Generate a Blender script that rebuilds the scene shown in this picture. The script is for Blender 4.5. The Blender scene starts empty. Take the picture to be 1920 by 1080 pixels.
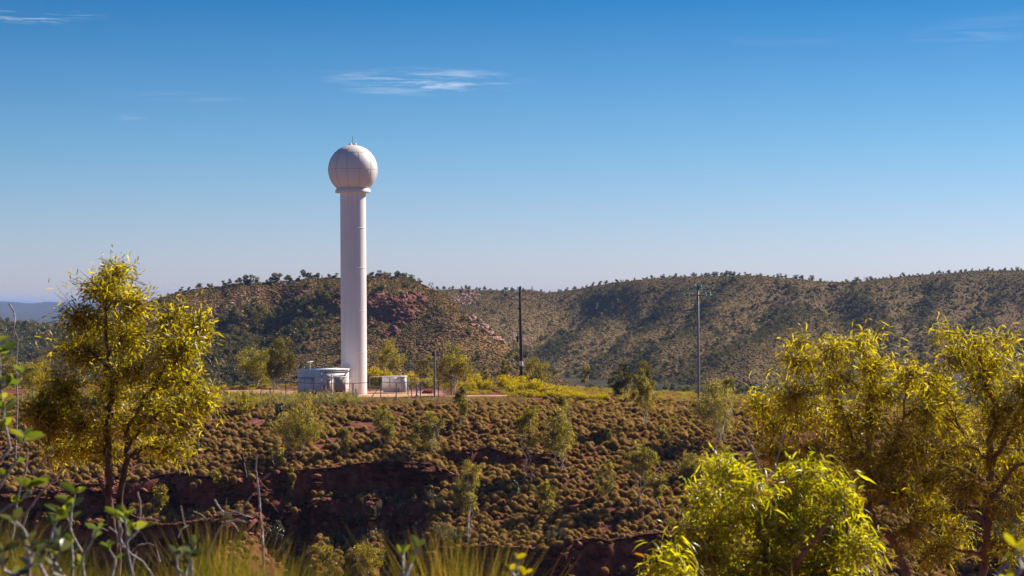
import bpy, math, random
import numpy as np
from math import radians as R, sin, cos, pi, tan

sc = bpy.context.scene
F = 3733.0          # focal length in pixels of the 1920 wide photograph (70 mm lens)
HZ = 570.0          # row of the horizon

# ------------------------------------------------------------------ camera
cam = bpy.data.cameras.new("camera")
cam.sensor_width = 36.0
cam.lens = 70.0
cam.shift_y = 30.0 / 1920.0
cam.clip_start = 0.5
cam.clip_end = 150000
cam.dof.use_dof = True
cam.dof.focus_distance = 240.0
cam.dof.aperture_fstop = 7.1
camo = bpy.data.objects.new("camera", cam)
camo.location = (0, 0, 0)
camo.rotation_euler = (R(90), 0, 0)
sc.collection.objects.link(camo)
sc.camera = camo

# ------------------------------------------------------------------ light
SUN_AZ = math.atan2(0.82, 0.57)     # measured from +Y towards +X
SUN_EL = R(37)
w = bpy.data.worlds.new("World")
sc.world = w
w.use_nodes = True
nt = w.node_tree
nt.nodes.clear()
wo = nt.nodes.new("ShaderNodeOutputWorld")
bg = nt.nodes.new("ShaderNodeBackground")
sky = nt.nodes.new("ShaderNodeTexSky")
sky.sky_type = 'NISHITA'
sky.sun_disc = False
sky.sun_elevation = SUN_EL
sky.sun_rotation = SUN_AZ
sky.altitude = 400
sky.air_density = 1.0
sky.dust_density = 0.4
sky.ozone_density = 2.0
bg.inputs['Strength'].default_value = 0.085
# sky deepens with height (polarised, dry air); unseen upper dome darkened against fill light
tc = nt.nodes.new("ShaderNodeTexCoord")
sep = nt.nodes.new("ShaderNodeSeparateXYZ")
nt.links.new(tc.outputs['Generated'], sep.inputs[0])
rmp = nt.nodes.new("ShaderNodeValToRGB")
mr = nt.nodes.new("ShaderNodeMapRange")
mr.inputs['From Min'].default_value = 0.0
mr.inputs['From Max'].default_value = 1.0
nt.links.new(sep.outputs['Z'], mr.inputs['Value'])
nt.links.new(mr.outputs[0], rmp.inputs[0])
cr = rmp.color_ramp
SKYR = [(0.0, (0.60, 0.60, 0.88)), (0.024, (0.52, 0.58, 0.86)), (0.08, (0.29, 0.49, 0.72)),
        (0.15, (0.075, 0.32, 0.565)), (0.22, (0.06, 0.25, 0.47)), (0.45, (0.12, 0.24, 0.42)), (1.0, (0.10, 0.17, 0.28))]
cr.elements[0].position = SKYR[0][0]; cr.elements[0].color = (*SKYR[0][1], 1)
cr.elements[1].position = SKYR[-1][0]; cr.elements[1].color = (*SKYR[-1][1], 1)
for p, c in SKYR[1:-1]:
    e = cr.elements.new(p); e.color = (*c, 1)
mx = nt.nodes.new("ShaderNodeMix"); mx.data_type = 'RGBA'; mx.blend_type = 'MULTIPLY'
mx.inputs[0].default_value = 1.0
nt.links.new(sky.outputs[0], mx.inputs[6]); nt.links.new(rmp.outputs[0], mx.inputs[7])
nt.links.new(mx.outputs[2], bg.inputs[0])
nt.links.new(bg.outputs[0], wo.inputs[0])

sun = bpy.data.lights.new("sun", 'SUN')
sun.energy = 5.0
sun.angle = R(0.53)
sun.color = (1.0, 0.91, 0.77)
suno = bpy.data.objects.new("sun", sun)
sc.collection.objects.link(suno)
from mathutils import Vector
sdir = Vector((sin(SUN_AZ) * cos(SUN_EL), cos(SUN_AZ) * cos(SUN_EL), sin(SUN_EL)))
suno.rotation_euler = sdir.to_track_quat('Z', 'Y').to_euler()
suno.location = (50, 50, 80)

sc.view_settings.view_transform = 'Standard'
sc.view_settings.look = 'None'
sc.view_settings.exposure = 0.75
sc.view_settings.gamma = 1.0
sc.render.engine = 'CYCLES'
sc.cycles.max_bounces = 6
sc.cycles.diffuse_bounces = 3
sc.cycles.transmission_bounces = 3
sc.cycles.transparent_max_bounces = 8
sc.cycles.volume_bounces = 0
sc.cycles.use_denoising = True

rng = np.random.default_rng(11)

# ------------------------------------------------------------------ helpers
def tag(o, label=None, cat=None, group=None, kind=None):
    if label: o['label'] = label
    if cat: o['category'] = cat
    if group: o['group'] = group
    if kind: o['kind'] = kind
    return o

def link(o, parent=None):
    sc.collection.objects.link(o)
    if parent is not None: o.parent = parent
    return o

def empty(name, loc=(0, 0, 0), rz=0, **k):
    o = bpy.data.objects.new(name, None)
    o.empty_display_size = 0.3
    o.location = loc; o.rotation_euler = (0, 0, rz)
    link(o); tag(o, **k)
    return o

def mesh_from(name, V, faces_list, mats, attrs=None, smooth=False):
    """faces_list: list of (faces ndarray (n,k), material index)"""
    V = np.asarray(V, dtype=np.float32)
    me = bpy.data.meshes.new(name)
    me.vertices.add(len(V))
    me.vertices.foreach_set("co", V.ravel())
    tot = []; start = []; loops = []; mi = []
    off = 0
    for fc, m in faces_list:
        fc = np.asarray(fc, dtype=np.int32)
        if len(fc) == 0: continue
        n, k = fc.shape
        loops.append(fc.ravel())
        start.append(off + np.arange(n) * k)
        tot.append(np.full(n, k)); mi.append(np.full(n, m))
        off += n * k
    loops = np.concatenate(loops).astype(np.int32)
    start = np.concatenate(start).astype(np.int32); tot = np.concatenate(tot).astype(np.int32)
    mi = np.concatenate(mi).astype(np.int32)
    me.loops.add(len(loops)); me.loops.foreach_set("vertex_index", loops)
    me.polygons.add(len(start)); me.polygons.foreach_set("loop_start", start)
    me.polygons.foreach_set("loop_total", tot)
    for m in mats: me.materials.append(m)
    me.polygons.foreach_set("material_index", mi)
    if attrs:
        for an, av in attrs.items():
            a = me.attributes.new(an, 'FLOAT', 'POINT')
            a.data.foreach_set("value", np.asarray(av, dtype=np.float32))
    if smooth:
        me.polygons.foreach_set("use_smooth", np.ones(len(start), dtype=bool))
    me.update(calc_edges=True)
    me.validate()
    return me

def mobj(name, me, parent=None, **k):
    o = bpy.data.objects.new(name, me)
    link(o, parent); tag(o, **k)
    return o

class MB:
    """collects pieces for ONE mesh object"""
    def __init__(s): s.V = []; s.F = {3: [], 4: []}; s.n = 0; s.T = []
    def add(s, V, F, t=0.5):
        V = np.asarray(V, float); F = np.asarray(F, int)
        s.V.append(V); s.F[F.shape[1]].append(F + s.n); s.n += len(V)
        s.T.append(np.full(len(V), t) if np.isscalar(t) else np.asarray(t))
        return s
    def box(s, c, size, rz=0):
        sx, sy, sz = [a / 2 for a in size]
        v = np.array([[x, y, z] for z in (-sz, sz) for x, y in ((-sx, -sy), (sx, -sy), (sx, sy), (-sx, sy))])
        cc, ss = cos(rz), sin(rz)
        v2 = v.copy(); v2[:, 0] = v[:, 0] * cc - v[:, 1] * ss; v2[:, 1] = v[:, 0] * ss + v[:, 1] * cc
        return s.add(v2 + np.array(c), [[0, 3, 2, 1], [4, 5, 6, 7], [0, 1, 5, 4], [1, 2, 6, 5], [2, 3, 7, 6], [3, 0, 4, 7]])
    def tube(s, pts, rad, n=6, t=0.5):
        V, F = tube(pts, rad, n)
        return s.add(V, F, t)
    def lathe(s, prof, c=(0, 0, 0), n=32):
        prof = np.asarray(prof, float)
        a = np.arange(n) * 2 * pi / n
        V = np.stack([prof[:, None, 0] * np.cos(a), prof[:, None, 0] * np.sin(a), prof[:, None, 1] + 0 * a], -1).reshape(-1, 3)
        F = []
        for i in range(len(prof) - 1):
            for j in range(n):
                k = (j + 1) % n
                F.append([i * n + j, i * n + k, (i + 1) * n + k, (i + 1) * n + j])
        return s.add(V + np.array(c), F)
    def build(s, name, mat, parent=None, smooth=False, **k):
        mats = mat if isinstance(mat, (list, tuple)) else [mat]
        fl = [(np.concatenate(v), 0) for v in s.F.values() if v]
        me = mesh_from(name, np.concatenate(s.V), fl, mats, {'tint': np.concatenate(s.T)}, smooth)
        return mobj(name, me, parent, **k)

def tube(pts, rad, n=6):
    P = np.asarray(pts, float); m = len(P)
    rad = np.full(m, rad) if np.isscalar(rad) else np.asarray(rad, float)
    T = np.gradient(P, axis=0); T /= (np.linalg.norm(T, axis=1)[:, None] + 1e-9)
    up = np.array([0, 0, 1.0]) if abs(T[:, 2].mean()) < 0.8 else np.array([0, 1.0, 0])
    A = np.cross(T, up); A /= (np.linalg.norm(A, axis=1)[:, None] + 1e-9)
    B = np.cross(T, A)
    a = np.arange(n) * 2 * pi / n
    V = P[:, None] + rad[:, None, None] * (A[:, None] * np.cos(a)[None, :, None] + B[:, None] * np.sin(a)[None, :, None])
    V = V.reshape(-1, 3)
    i = np.arange(m - 1)[:, None]; j = np.arange(n)[None]
    k = (j + 1) % n
    Fq = np.stack([i * n + j + 0 * k, i * n + k, (i + 1) * n + k, (i + 1) * n + j + 0 * k], -1).reshape(-1, 4)
    return V, Fq

# value noise -------------------------------------------------------
def _h(ix, iy, seed):
    h = (ix.astype(np.int64) * 374761393 + iy.astype(np.int64) * 668265263 + seed * 144269504) & 0xffffffff
    h = ((h ^ (h >> 13)) * 1274126177) & 0xffffffff
    h = h ^ (h >> 16)
    return (h & 0xffff) / 65535.0
def vn(x, y, seed=0):
    x = np.asarray(x, float); y = np.asarray(y, float)
    ix = np.floor(x); iy = np.floor(y); fx = x - ix; fy = y - iy
    fx = fx * fx * (3 - 2 * fx); fy = fy * fy * (3 - 2 * fy)
    a = _h(ix, iy, seed); b = _h(ix + 1, iy, seed); c = _h(ix, iy + 1, seed); d = _h(ix + 1, iy + 1, seed)
    return (a + (b - a) * fx) * (1 - fy) + (c + (d - c) * fx) * fy
def fbm(x, y, seed=0, o=4, g=0.5):
    s = 0; a = 1; t = 0
    for k in range(o):
        s = s + a * (vn(np.asarray(x) * 2 ** k, np.asarray(y) * 2 ** k, seed + k * 17) - 0.5); t += a; a *= g
    return s / t
def ip(x, pts):
    p = np.array(pts, float)
    return np.interp(x, p[:, 0], p[:, 1])
def sst(t):
    t = np.clip(t, 0, 1); return t * t * (3 - 2 * t)
def px(X, D): return 960 + F * X / np.maximum(D, 1)
def at(x, y, D): return np.array([(x - 960) / F * D, D, (HZ - y) / F * D])

# ------------------------------------------------------------------ materials
def new_mat(name):
    m = bpy.data.materials.new(name); m.use_nodes = True
    return m, m.node_tree, m.node_tree.nodes['Principled BSDF']
def simple(name, col, rough=0.6, metal=0.0, var=0.12, scale=3.0, spec=0.3, bump=0.0):
    m, t, p = new_mat(name)
    p.inputs['Roughness'].default_value = rough; p.inputs['Metallic'].default_value = metal
    p.inputs['Specular IOR Level'].default_value = spec
    tcn = t.nodes.new("ShaderNodeTexCoord"); n = t.nodes.new("ShaderNodeTexNoise")
    n.inputs['Scale'].default_value = scale; n.inputs['Detail'].default_value = 6
    t.links.new(tcn.outputs['Object'], n.inputs['Vector'])
    r = t.nodes.new("ShaderNodeValToRGB")
    r.color_ramp.elements[0].position = 0.3; r.color_ramp.elements[1].position = 0.7
    r.color_ramp.elements[0].color = (*[c * (1 - var) for c in col], 1)
    r.color_ramp.elements[1].color = (*[min(1, c * (1 + var)) for c in col], 1)
    t.links.new(n.outputs['Fac'], r.inputs[0]); t.links.new(r.outputs[0], p.inputs['Base Color'])
    if bump:
        b = t.nodes.new("ShaderNodeBump"); b.inputs['Strength'].default_value = bump; b.inputs['Distance'].default_value = 0.05
        t.links.new(n.outputs['Fac'], b.inputs['Height']); t.links.new(b.outputs[0], p.inputs['Normal'])
    return m
def ramp(t, stops):
    r = t.nodes.new("ShaderNodeValToRGB"); e = r.color_ramp.elements
    e[0].position = stops[0][0]; e[0].color = (*stops[0][1], 1)
    e[1].position = stops[-1][0]; e[1].color = (*stops[-1][1], 1)
    for p, c in stops[1:-1]:
        q = e.new(p); q.color = (*c, 1)
    return r
def leaf_mat(name, stops, trans=0.45, gloss=0.08, tmul=(1.6, 1.5, 0.7), rnd=0.0, rough=0.35):
    """diffuse leaf that also lets sunlight through; colour from the per leaf 'tint'"""
    m = bpy.data.materials.new(name); m.use_nodes = True; t = m.node_tree; t.nodes.clear()
    out = t.nodes.new("ShaderNodeOutputMaterial")
    a = t.nodes.new("ShaderNodeAttribute"); a.attribute_name = 'tint'
    src = a.outputs['Fac']
    if rnd:
        oi = t.nodes.new("ShaderNodeObjectInfo")
        md = t.nodes.new("ShaderNodeMath"); md.operation = 'MULTIPLY_ADD'
        md.inputs[1].default_value = rnd; t.links.new(oi.outputs['Random'], md.inputs[0])
        sb = t.nodes.new("ShaderNodeMath"); sb.operation = 'ADD'; sb.inputs[1].default_value = -rnd / 2
        t.links.new(a.outputs['Fac'], sb.inputs[0]); t.links.new(sb.outputs[0], md.inputs[2]); src = md.outputs[0]
    r = ramp(t, stops); t.links.new(src, r.inputs[0])
    d = t.nodes.new("ShaderNodeBsdfDiffuse"); t.links.new(r.outputs[0], d.inputs[0])
    tl = t.nodes.new("ShaderNodeBsdfTranslucent")
    mm = t.nodes.new("ShaderNodeMix"); mm.data_type = 'RGBA'; mm.blend_type = 'MULTIPLY'; mm.inputs[0].default_value = 1
    t.links.new(r.outputs[0], mm.inputs[6]); mm.inputs[7].default_value = (*tmul, 1); t.links.new(mm.outputs[2], tl.inputs[0])
    m1 = t.nodes.new("ShaderNodeMixShader"); m1.inputs[0].default_value = trans
    t.links.new(d.outputs[0], m1.inputs[1]); t.links.new(tl.outputs[0], m1.inputs[2])
    last = m1
    if gloss:
        g = t.nodes.new("ShaderNodeBsdfGlossy"); g.inputs['Roughness'].default_value = rough; g.inputs[0].default_value = (1, 1, 1, 1)
        m2 = t.nodes.new("ShaderNodeMixShader"); m2.inputs[0].default_value = gloss
        t.links.new(m1.outputs[0], m2.inputs[1]); t.links.new(g.outputs[0], m2.inputs[2]); last = m2
    t.links.new(last.outputs[0], out.inputs[0])
    return m

M = {}
M['leaf_near'] = leaf_mat('leaf_near', [(0, (0.20, 0.08, 0.012)), (0.08, (0.22, 0.14, 0.01)), (0.2, (0.09, 0.10, 0.01)), (0.6, (0.25, 0.225, 0.01)), (1, (0.48, 0.40, 0.015))], 0.6, 0.035, (2.4, 2.2, 0.4))
M['leaf_bright'] = leaf_mat('leaf_bright', [(0, (0.2, 0.09, 0.02)), (0.1, (0.13, 0.12, 0.012)), (0.5, (0.22, 0.245, 0.01)), (1, (0.40, 0.40, 0.015))], 0.6, 0.05, (2.6, 2.3, 0.4))
M['leaf_mid'] = leaf_mat('leaf_mid', [(0, (0.05, 0.055, 0.015)), (0.45, (0.17, 0.16, 0.025)), (1, (0.42, 0.34, 0.035))], 0.5, 0.03, (2.0, 1.75, 0.5))
M['leaf_pale'] = leaf_mat('leaf_pale', [(0, (0.07, 0.07, 0.02)), (0.5, (0.22, 0.20, 0.05)), (1, (0.45, 0.38, 0.09))], 0.5, 0.03, (1.8, 1.6, 0.6))
M['leaf_yellow'] = leaf_mat('leaf_yellow', [(0, (0.14, 0.13, 0.015)), (0.5, (0.30, 0.28, 0.012)), (1, (0.56, 0.43, 0.01))], 0.5, 0.02, (1.6, 1.4, 0.4))
M['leaf_dark'] = leaf_mat('leaf_dark', [(0, (0.035, 0.04, 0.015)), (0.5, (0.11, 0.10, 0.022)), (1, (0.28, 0.235, 0.04))], 0.35, 0.03, (1.5, 1.4, 0.6), rnd=0.5)
M['leaf_grey'] = leaf_mat('leaf_grey', [(0, (0.03, 0.04, 0.018)), (0.5, (0.08, 0.09, 0.045)), (1, (0.24, 0.25, 0.14))], 0.35, 0.05, (1.3, 1.3, 0.6))
M['leaf_broad'] = leaf_mat('leaf_broad', [(0, (0.05, 0.09, 0.02)), (0.5, (0.12, 0.16, 0.03)), (1, (0.26, 0.27, 0.06))], 0.5, 0.05, (1.9, 1.8, 0.5), rough=0.3)
M['grass'] = leaf_mat('grass', [(0, (0.05, 0.055, 0.008)), (0.45, (0.12, 0.13, 0.014)), (0.8, (0.22, 0.19, 0.025)), (1, (0.36, 0.24, 0.09))], 0.5, 0.02, (1.6, 1.4, 0.5))
M['spinifex'] = leaf_mat('spinifex', [(0, (0.06, 0.045, 0.015)), (0.35, (0.225, 0.14, 0.048)), (0.7, (0.46, 0.295, 0.11)), (1, (0.64, 0.42, 0.19))], 0.45, 0.0, (1.3, 1.2, 0.7), rnd=0.42)
M['spinifex_far'] = leaf_mat('spinifex_far', [(0, (0.08, 0.055, 0.02)), (0.5, (0.20, 0.14, 0.045)), (1, (0.32, 0.22, 0.075))], 0.25, 0.0, (1.3, 1.2, 0.7), rnd=0.5)
M['bark_dark'] = simple('bark_dark', (0.10, 0.06, 0.045), 0.85, var=0.5, scale=9, bump=0.5)
M['bark_red'] = simple('bark_red', (0.24, 0.13, 0.09), 0.8, var=0.35, scale=9, bump=0.4)
M['bark_pale'] = simple('bark_pale', (0.55, 0.50, 0.44), 0.7, var=0.3, scale=4)
M['bark_grey'] = simple('bark_grey', (0.36, 0.31, 0.29), 0.75, var=0.35, scale=30, bump=0.4)
M['white'] = simple('white_paint', (0.86, 0.83, 0.83), 0.55, var=0.03, scale=0.35, spec=0.35)
def weathered(m, base_dust=True):
    """rain streaks down the paint and red dust low on the wall"""
    t = m.node_tree; p = t.nodes['Principled BSDF']; src = p.inputs['Base Color'].links[0].from_socket
    tcn = t.nodes.new("ShaderNodeTexCoord"); mp = t.nodes.new("ShaderNodeMapping"); mp.inputs['Scale'].default_value = (3.0, 3.0, 0.09)
    n = t.nodes.new("ShaderNodeTexNoise"); n.inputs['Scale'].default_value = 1.4; n.inputs['Detail'].default_value = 7
    t.links.new(tcn.outputs['Object'], mp.inputs[0]); t.links.new(mp.outputs[0], n.inputs['Vector'])
    r = ramp(t, [(0.42, (1, 1, 1)), (0.75, (0.88, 0.86, 0.84))]); t.links.new(n.outputs['Fac'], r.inputs[0])
    mm = t.nodes.new("ShaderNodeMix"); mm.data_type = 'RGBA'; mm.blend_type = 'MULTIPLY'; mm.inputs[0].default_value = 1
    t.links.new(src, mm.inputs[6]); t.links.new(r.outputs[0], mm.inputs[7])
    s_ = t.nodes.new("ShaderNodeSeparateXYZ"); t.links.new(tcn.outputs['Object'], s_.inputs[0])
    n2 = t.nodes.new("ShaderNodeTexNoise"); n2.inputs['Scale'].default_value = 1.5; t.links.new(tcn.outputs['Object'], n2.inputs['Vector'])
    ad = t.nodes.new("ShaderNodeMath"); ad.operation = 'MULTIPLY_ADD'; ad.inputs[1].default_value = 2.2; t.links.new(n2.outputs['Fac'], ad.inputs[0]); t.links.new(s_.outputs['Z'], ad.inputs[2])
    mr_ = t.nodes.new("ShaderNodeMapRange"); mr_.inputs['From Min'].default_value = 2.4; mr_.inputs['From Max'].default_value = 0.8; mr_.inputs['To Max'].default_value = 0.25; t.links.new(ad.outputs[0], mr_.inputs['Value'])
    m3 = t.nodes.new("ShaderNodeMix"); m3.data_type = 'RGBA'; t.links.new(mr_.outputs[0], m3.inputs[0]); t.links.new(mm.outputs[2], m3.inputs[6]); m3.inputs[7].default_value = (0.55, 0.30, 0.20, 1)
    t.links.new(m3.outputs[2], p.inputs['Base Color'])
weathered(M['white'])
M['radome'] = simple('radome_skin', (0.78, 0.735, 0.71), 0.5, var=0.025, scale=0.5, spec=0.4)
M['seam'] = simple('seam', (0.40, 0.35, 0.34), 0.7, var=0.1)
M['cream'] = simple('cream_panel', (0.80, 0.77, 0.76), 0.5, var=0.06, scale=1.0)
weathered(M['cream'])
M['roof'] = simple('roof_sheet', (0.80, 0.80, 0.82), 0.35, var=0.04, scale=1.0)
M['beige'] = simple('beige_metal', (0.50, 0.42, 0.34), 0.5, var=0.08)
M['steel'] = simple('galvanised_steel', (0.20, 0.20, 0.22), 0.6, 0.3, var=0.15, scale=5)
M['dark'] = simple('dark_metal', (0.04, 0.035, 0.035), 0.6, var=0.2)
M['brownmetal'] = simple('brown_steel', (0.14, 0.09, 0.08), 0.6, var=0.2)
M['greycab'] = simple('grey_cabinet', (0.33, 0.35, 0.38), 0.5, var=0.08)
M['concrete'] = simple('concrete', (0.45, 0.42, 0.38), 0.9, var=0.15)
M['pole_wood'] = simple('pole_wood', (0.05, 0.042, 0.034), 0.85, var=0.4, scale=6, bump=0.4)
M['pole_grey'] = simple('pole_grey', (0.26, 0.24, 0.27), 0.6, var=0.12, scale=2)
M['glass_teal'] = simple('teal_insulator', (0.04, 0.6, 0.5), 0.15, var=0.1, spec=0.8)
M['signwhite'] = simple('sign_white', (0.75, 0.74, 0.82), 0.5, var=0.02)
M['louvre'] = simple('louvre', (0.16, 0.15, 0.15), 0.6, var=0.1)

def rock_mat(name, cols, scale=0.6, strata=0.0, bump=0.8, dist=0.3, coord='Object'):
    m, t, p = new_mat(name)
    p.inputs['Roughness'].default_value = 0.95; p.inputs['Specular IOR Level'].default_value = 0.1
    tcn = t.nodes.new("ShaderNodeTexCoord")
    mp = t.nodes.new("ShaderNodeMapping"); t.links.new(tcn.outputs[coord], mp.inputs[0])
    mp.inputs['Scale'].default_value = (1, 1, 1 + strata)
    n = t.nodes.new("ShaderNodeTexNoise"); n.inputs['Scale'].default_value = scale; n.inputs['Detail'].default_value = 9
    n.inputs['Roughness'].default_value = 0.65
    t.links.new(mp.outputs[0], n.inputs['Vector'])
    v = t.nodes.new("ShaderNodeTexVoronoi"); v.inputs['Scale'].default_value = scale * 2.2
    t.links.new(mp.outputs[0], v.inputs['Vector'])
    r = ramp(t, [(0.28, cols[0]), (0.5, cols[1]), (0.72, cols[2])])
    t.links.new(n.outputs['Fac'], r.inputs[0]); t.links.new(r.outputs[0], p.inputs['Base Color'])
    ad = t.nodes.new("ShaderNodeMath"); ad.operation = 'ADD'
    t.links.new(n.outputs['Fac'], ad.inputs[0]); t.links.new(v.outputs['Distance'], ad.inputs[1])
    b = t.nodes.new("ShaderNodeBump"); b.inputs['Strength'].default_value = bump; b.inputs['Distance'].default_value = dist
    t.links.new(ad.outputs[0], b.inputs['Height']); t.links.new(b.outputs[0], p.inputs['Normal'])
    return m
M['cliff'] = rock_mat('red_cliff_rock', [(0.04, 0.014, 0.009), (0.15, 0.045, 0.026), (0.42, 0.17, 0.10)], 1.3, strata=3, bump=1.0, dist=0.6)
M['boulder'] = rock_mat('red_boulder_rock', [(0.14, 0.05, 0.03), (0.30, 0.12, 0.075), (0.45, 0.22, 0.15)], 1.6, bump=0.7, dist=0.15)
M['boulder_pink'] = rock_mat('pink_boulder_rock', [(0.26, 0.12, 0.09), (0.46, 0.25, 0.19), (0.62, 0.40, 0.33)], 0.7, bump=0.7, dist=0.4)
M['boulder_dark'] = rock_mat('dark_boulder_rock', [(0.08, 0.032, 0.026), (0.21, 0.08, 0.06), (0.34, 0.15, 0.115)], 0.6, bump=0.7, dist=0.4)

def ground_mat():
    m, t, p = new_mat('red_ground')
    p.inputs['Roughness'].default_value = 0.97; p.inputs['Specular IOR Level'].default_value = 0.05
    tcn = t.nodes.new("ShaderNodeTexCoord")
    n = t.nodes.new("ShaderNodeTexNoise"); n.inputs['Scale'].default_value = 0.8; n.inputs['Detail'].default_value = 10; n.inputs['Roughness'].default_value = 0.7
    n2 = t.nodes.new("ShaderNodeTexNoise"); n2.inputs['Scale'].default_value = 0.02; n2.inputs['Detail'].default_value = 8; n2.inputs['Roughness'].default_value = 0.65
    for q in (n, n2): t.links.new(tcn.outputs['Object'], q.inputs['Vector'])
    soil = ramp(t, [(0.3, (0.07, 0.025, 0.017)), (0.5, (0.16, 0.055, 0.035)), (0.7, (0.32, 0.13, 0.085))])
    t.links.new(n.outputs['Fac'], soil.inputs[0])
    pad = ramp(t, [(0.3, (0.50, 0.27, 0.16)), (0.7, (0.74, 0.48, 0.33))]); t.links.new(n.outputs['Fac'], pad.inputs[0])
    plain = ramp(t, [(0.35, (0.02, 0.025, 0.015)), (0.5, (0.05, 0.045, 0.025)), (0.68, (0.11, 0.075, 0.05))]); t.links.new(n2.outputs['Fac'], plain.inputs[0])
    a1 = t.nodes.new("ShaderNodeAttribute"); a1.attribute_name = 'pad'
    a2 = t.nodes.new("ShaderNodeAttribute"); a2.attribute_name = 'plain'
    m1 = t.nodes.new("ShaderNodeMix"); m1.data_type = 'RGBA'; m2 = t.nodes.new("ShaderNodeMix"); m2.data_type = 'RGBA'
    t.links.new(a1.outputs['Fac'], m1.inputs[0]); t.links.new(soil.outputs[0], m1.inputs[6]); t.links.new(pad.outputs[0], m1.inputs[7])
    t.links.new(a2.outputs['Fac'], m2.inputs[0]); t.links.new(m1.outputs[2], m2.inputs[6]); t.links.new(plain.outputs[0], m2.inputs[7])
    t.links.new(m2.outputs[2], p.inputs['Base Color'])
    b = t.nodes.new("ShaderNodeBump"); b.inputs['Strength'].default_value = 0.7; b.inputs['Distance'].default_value = 0.2
    t.links.new(n.outputs['Fac'], b.inputs['Height']); t.links.new(b.outputs[0], p.inputs['Normal'])
    return m
M['ground'] = ground_mat()

def hill_mat(name, clump, cols_soil, cols_veg, bare_scale=0.02, bump=1.0):
    """hillside: soil and stones between fine tussocks of spinifex"""
    m, t, p = new_mat(name)
    p.inputs['Roughness'].default_value = 0.97; p.inputs['Specular IOR Level'].default_value = 0.05
    tcn = t.nodes.new("ShaderNodeTexCoord")
    v = t.nodes.new("ShaderNodeTexVoronoi"); v.inputs['Scale'].default_value = clump; v.inputs['Randomness'].default_value = 1
    n = t.nodes.new("ShaderNodeTexNoise"); n.inputs['Scale'].default_value = bare_scale; n.inputs['Detail'].default_value = 10; n.inputs['Roughness'].default_value = 0.7
    n2 = t.nodes.new("ShaderNodeTexNoise"); n2.inputs['Scale'].default_value = 0.35; n2.inputs['Detail'].default_value = 8
    for q in (v, n, n2): t.links.new(tcn.outputs['Object'], q.inputs['Vector'])
    soil = ramp(t, [(0.3, cols_soil[0]), (0.7, cols_soil[1])]); t.links.new(n2.outputs['Fac'], soil.inputs[0])
    veg = ramp(t, [(0.35, cols_veg[0]), (0.5, cols_veg[1]), (0.65, cols_veg[2])]); t.links.new(n.outputs['Fac'], veg.inputs[0])
    # a tussock covers the middle of each cell
    sub = t.nodes.new("ShaderNodeMath"); sub.operation = 'LESS_THAN'; sub.inputs[1].default_value = 0.52
    t.links.new(v.outputs['Distance'], sub.inputs[0])
    mm = t.nodes.new("ShaderNodeMix"); mm.data_type = 'RGBA'
    t.links.new(sub.outputs[0], mm.inputs[0]); t.links.new(soil.outputs[0], mm.inputs[6]); t.links.new(veg.outputs[0], mm.inputs[7])
    t.links.new(mm.outputs[2], p.inputs['Base Color'])
    inv = t.nodes.new("ShaderNodeMath"); inv.operation = 'MULTIPLY_ADD'; inv.inputs[1].default_value = -1; inv.inputs[2].default_value = 1
    t.links.new(v.outputs['Distance'], inv.inputs[0])
    b = t.nodes.new("ShaderNodeBump"); b.inputs['Strength'].default_value = bump; b.inputs['Distance'].default_value = 0.6
    t.links.new(inv.outputs[0], b.inputs['Height']); t.links.new(b.outputs[0], p.inputs['Normal'])
    return m
M['hill'] = hill_mat('rocky_hill_ground', 0.9, [(0.16, 0.06, 0.045), (0.36, 0.15, 0.105)], [(0.09, 0.08, 0.02), (0.20, 0.14, 0.04), (0.28, 0.165, 0.065)])
M['ridge'] = hill_mat('ridge_ground', 0.8, [(0.11, 0.055, 0.038), (0.21, 0.115, 0.075)], [(0.075, 0.075, 0.02), (0.14, 0.115, 0.033), (0.19, 0.135, 0.05)], 0.012)
M['range'] = hill_mat('distant_range_ground', 0.02, [(0.035, 0.03, 0.025), (0.08, 0.06, 0.05)], [(0.015, 0.02, 0.015), (0.03, 0.032, 0.02), (0.07, 0.055, 0.04)], 0.0012)

# ------------------------------------------------------------------ terrain functions
PROF = [(-60, -1.6), (0, -1.7), (6, -1.5), (12, -1.8), (22, -2.9), (30, -4.8), (50, -13), (80, -25), (120, -34), (160, -36), (178, -34),
        (185, -30.6), (195, -27.0), (205, -23.7), (216, -20.5), (222, -18.7), (228, -17.0), (236, -14.9), (245, -13.0), (256, -12.1),
        (296, -12.2), (310, -14.5), (345, -24), (400, -30), (600, -34), (800, -36), (1000, -45), (1600, -50), (5000, -62), (30000, -75), (60000, -90)]
def near_dense(D):
    x = np.array([p[0] for p in PROF], float); y = np.array([p[1] for p in PROF], float)
    # smooth a little
    return (np.interp(D - 2, x, y) + 2 * np.interp(D, x, y) + np.interp(D + 2, x, y)) / 4
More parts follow.
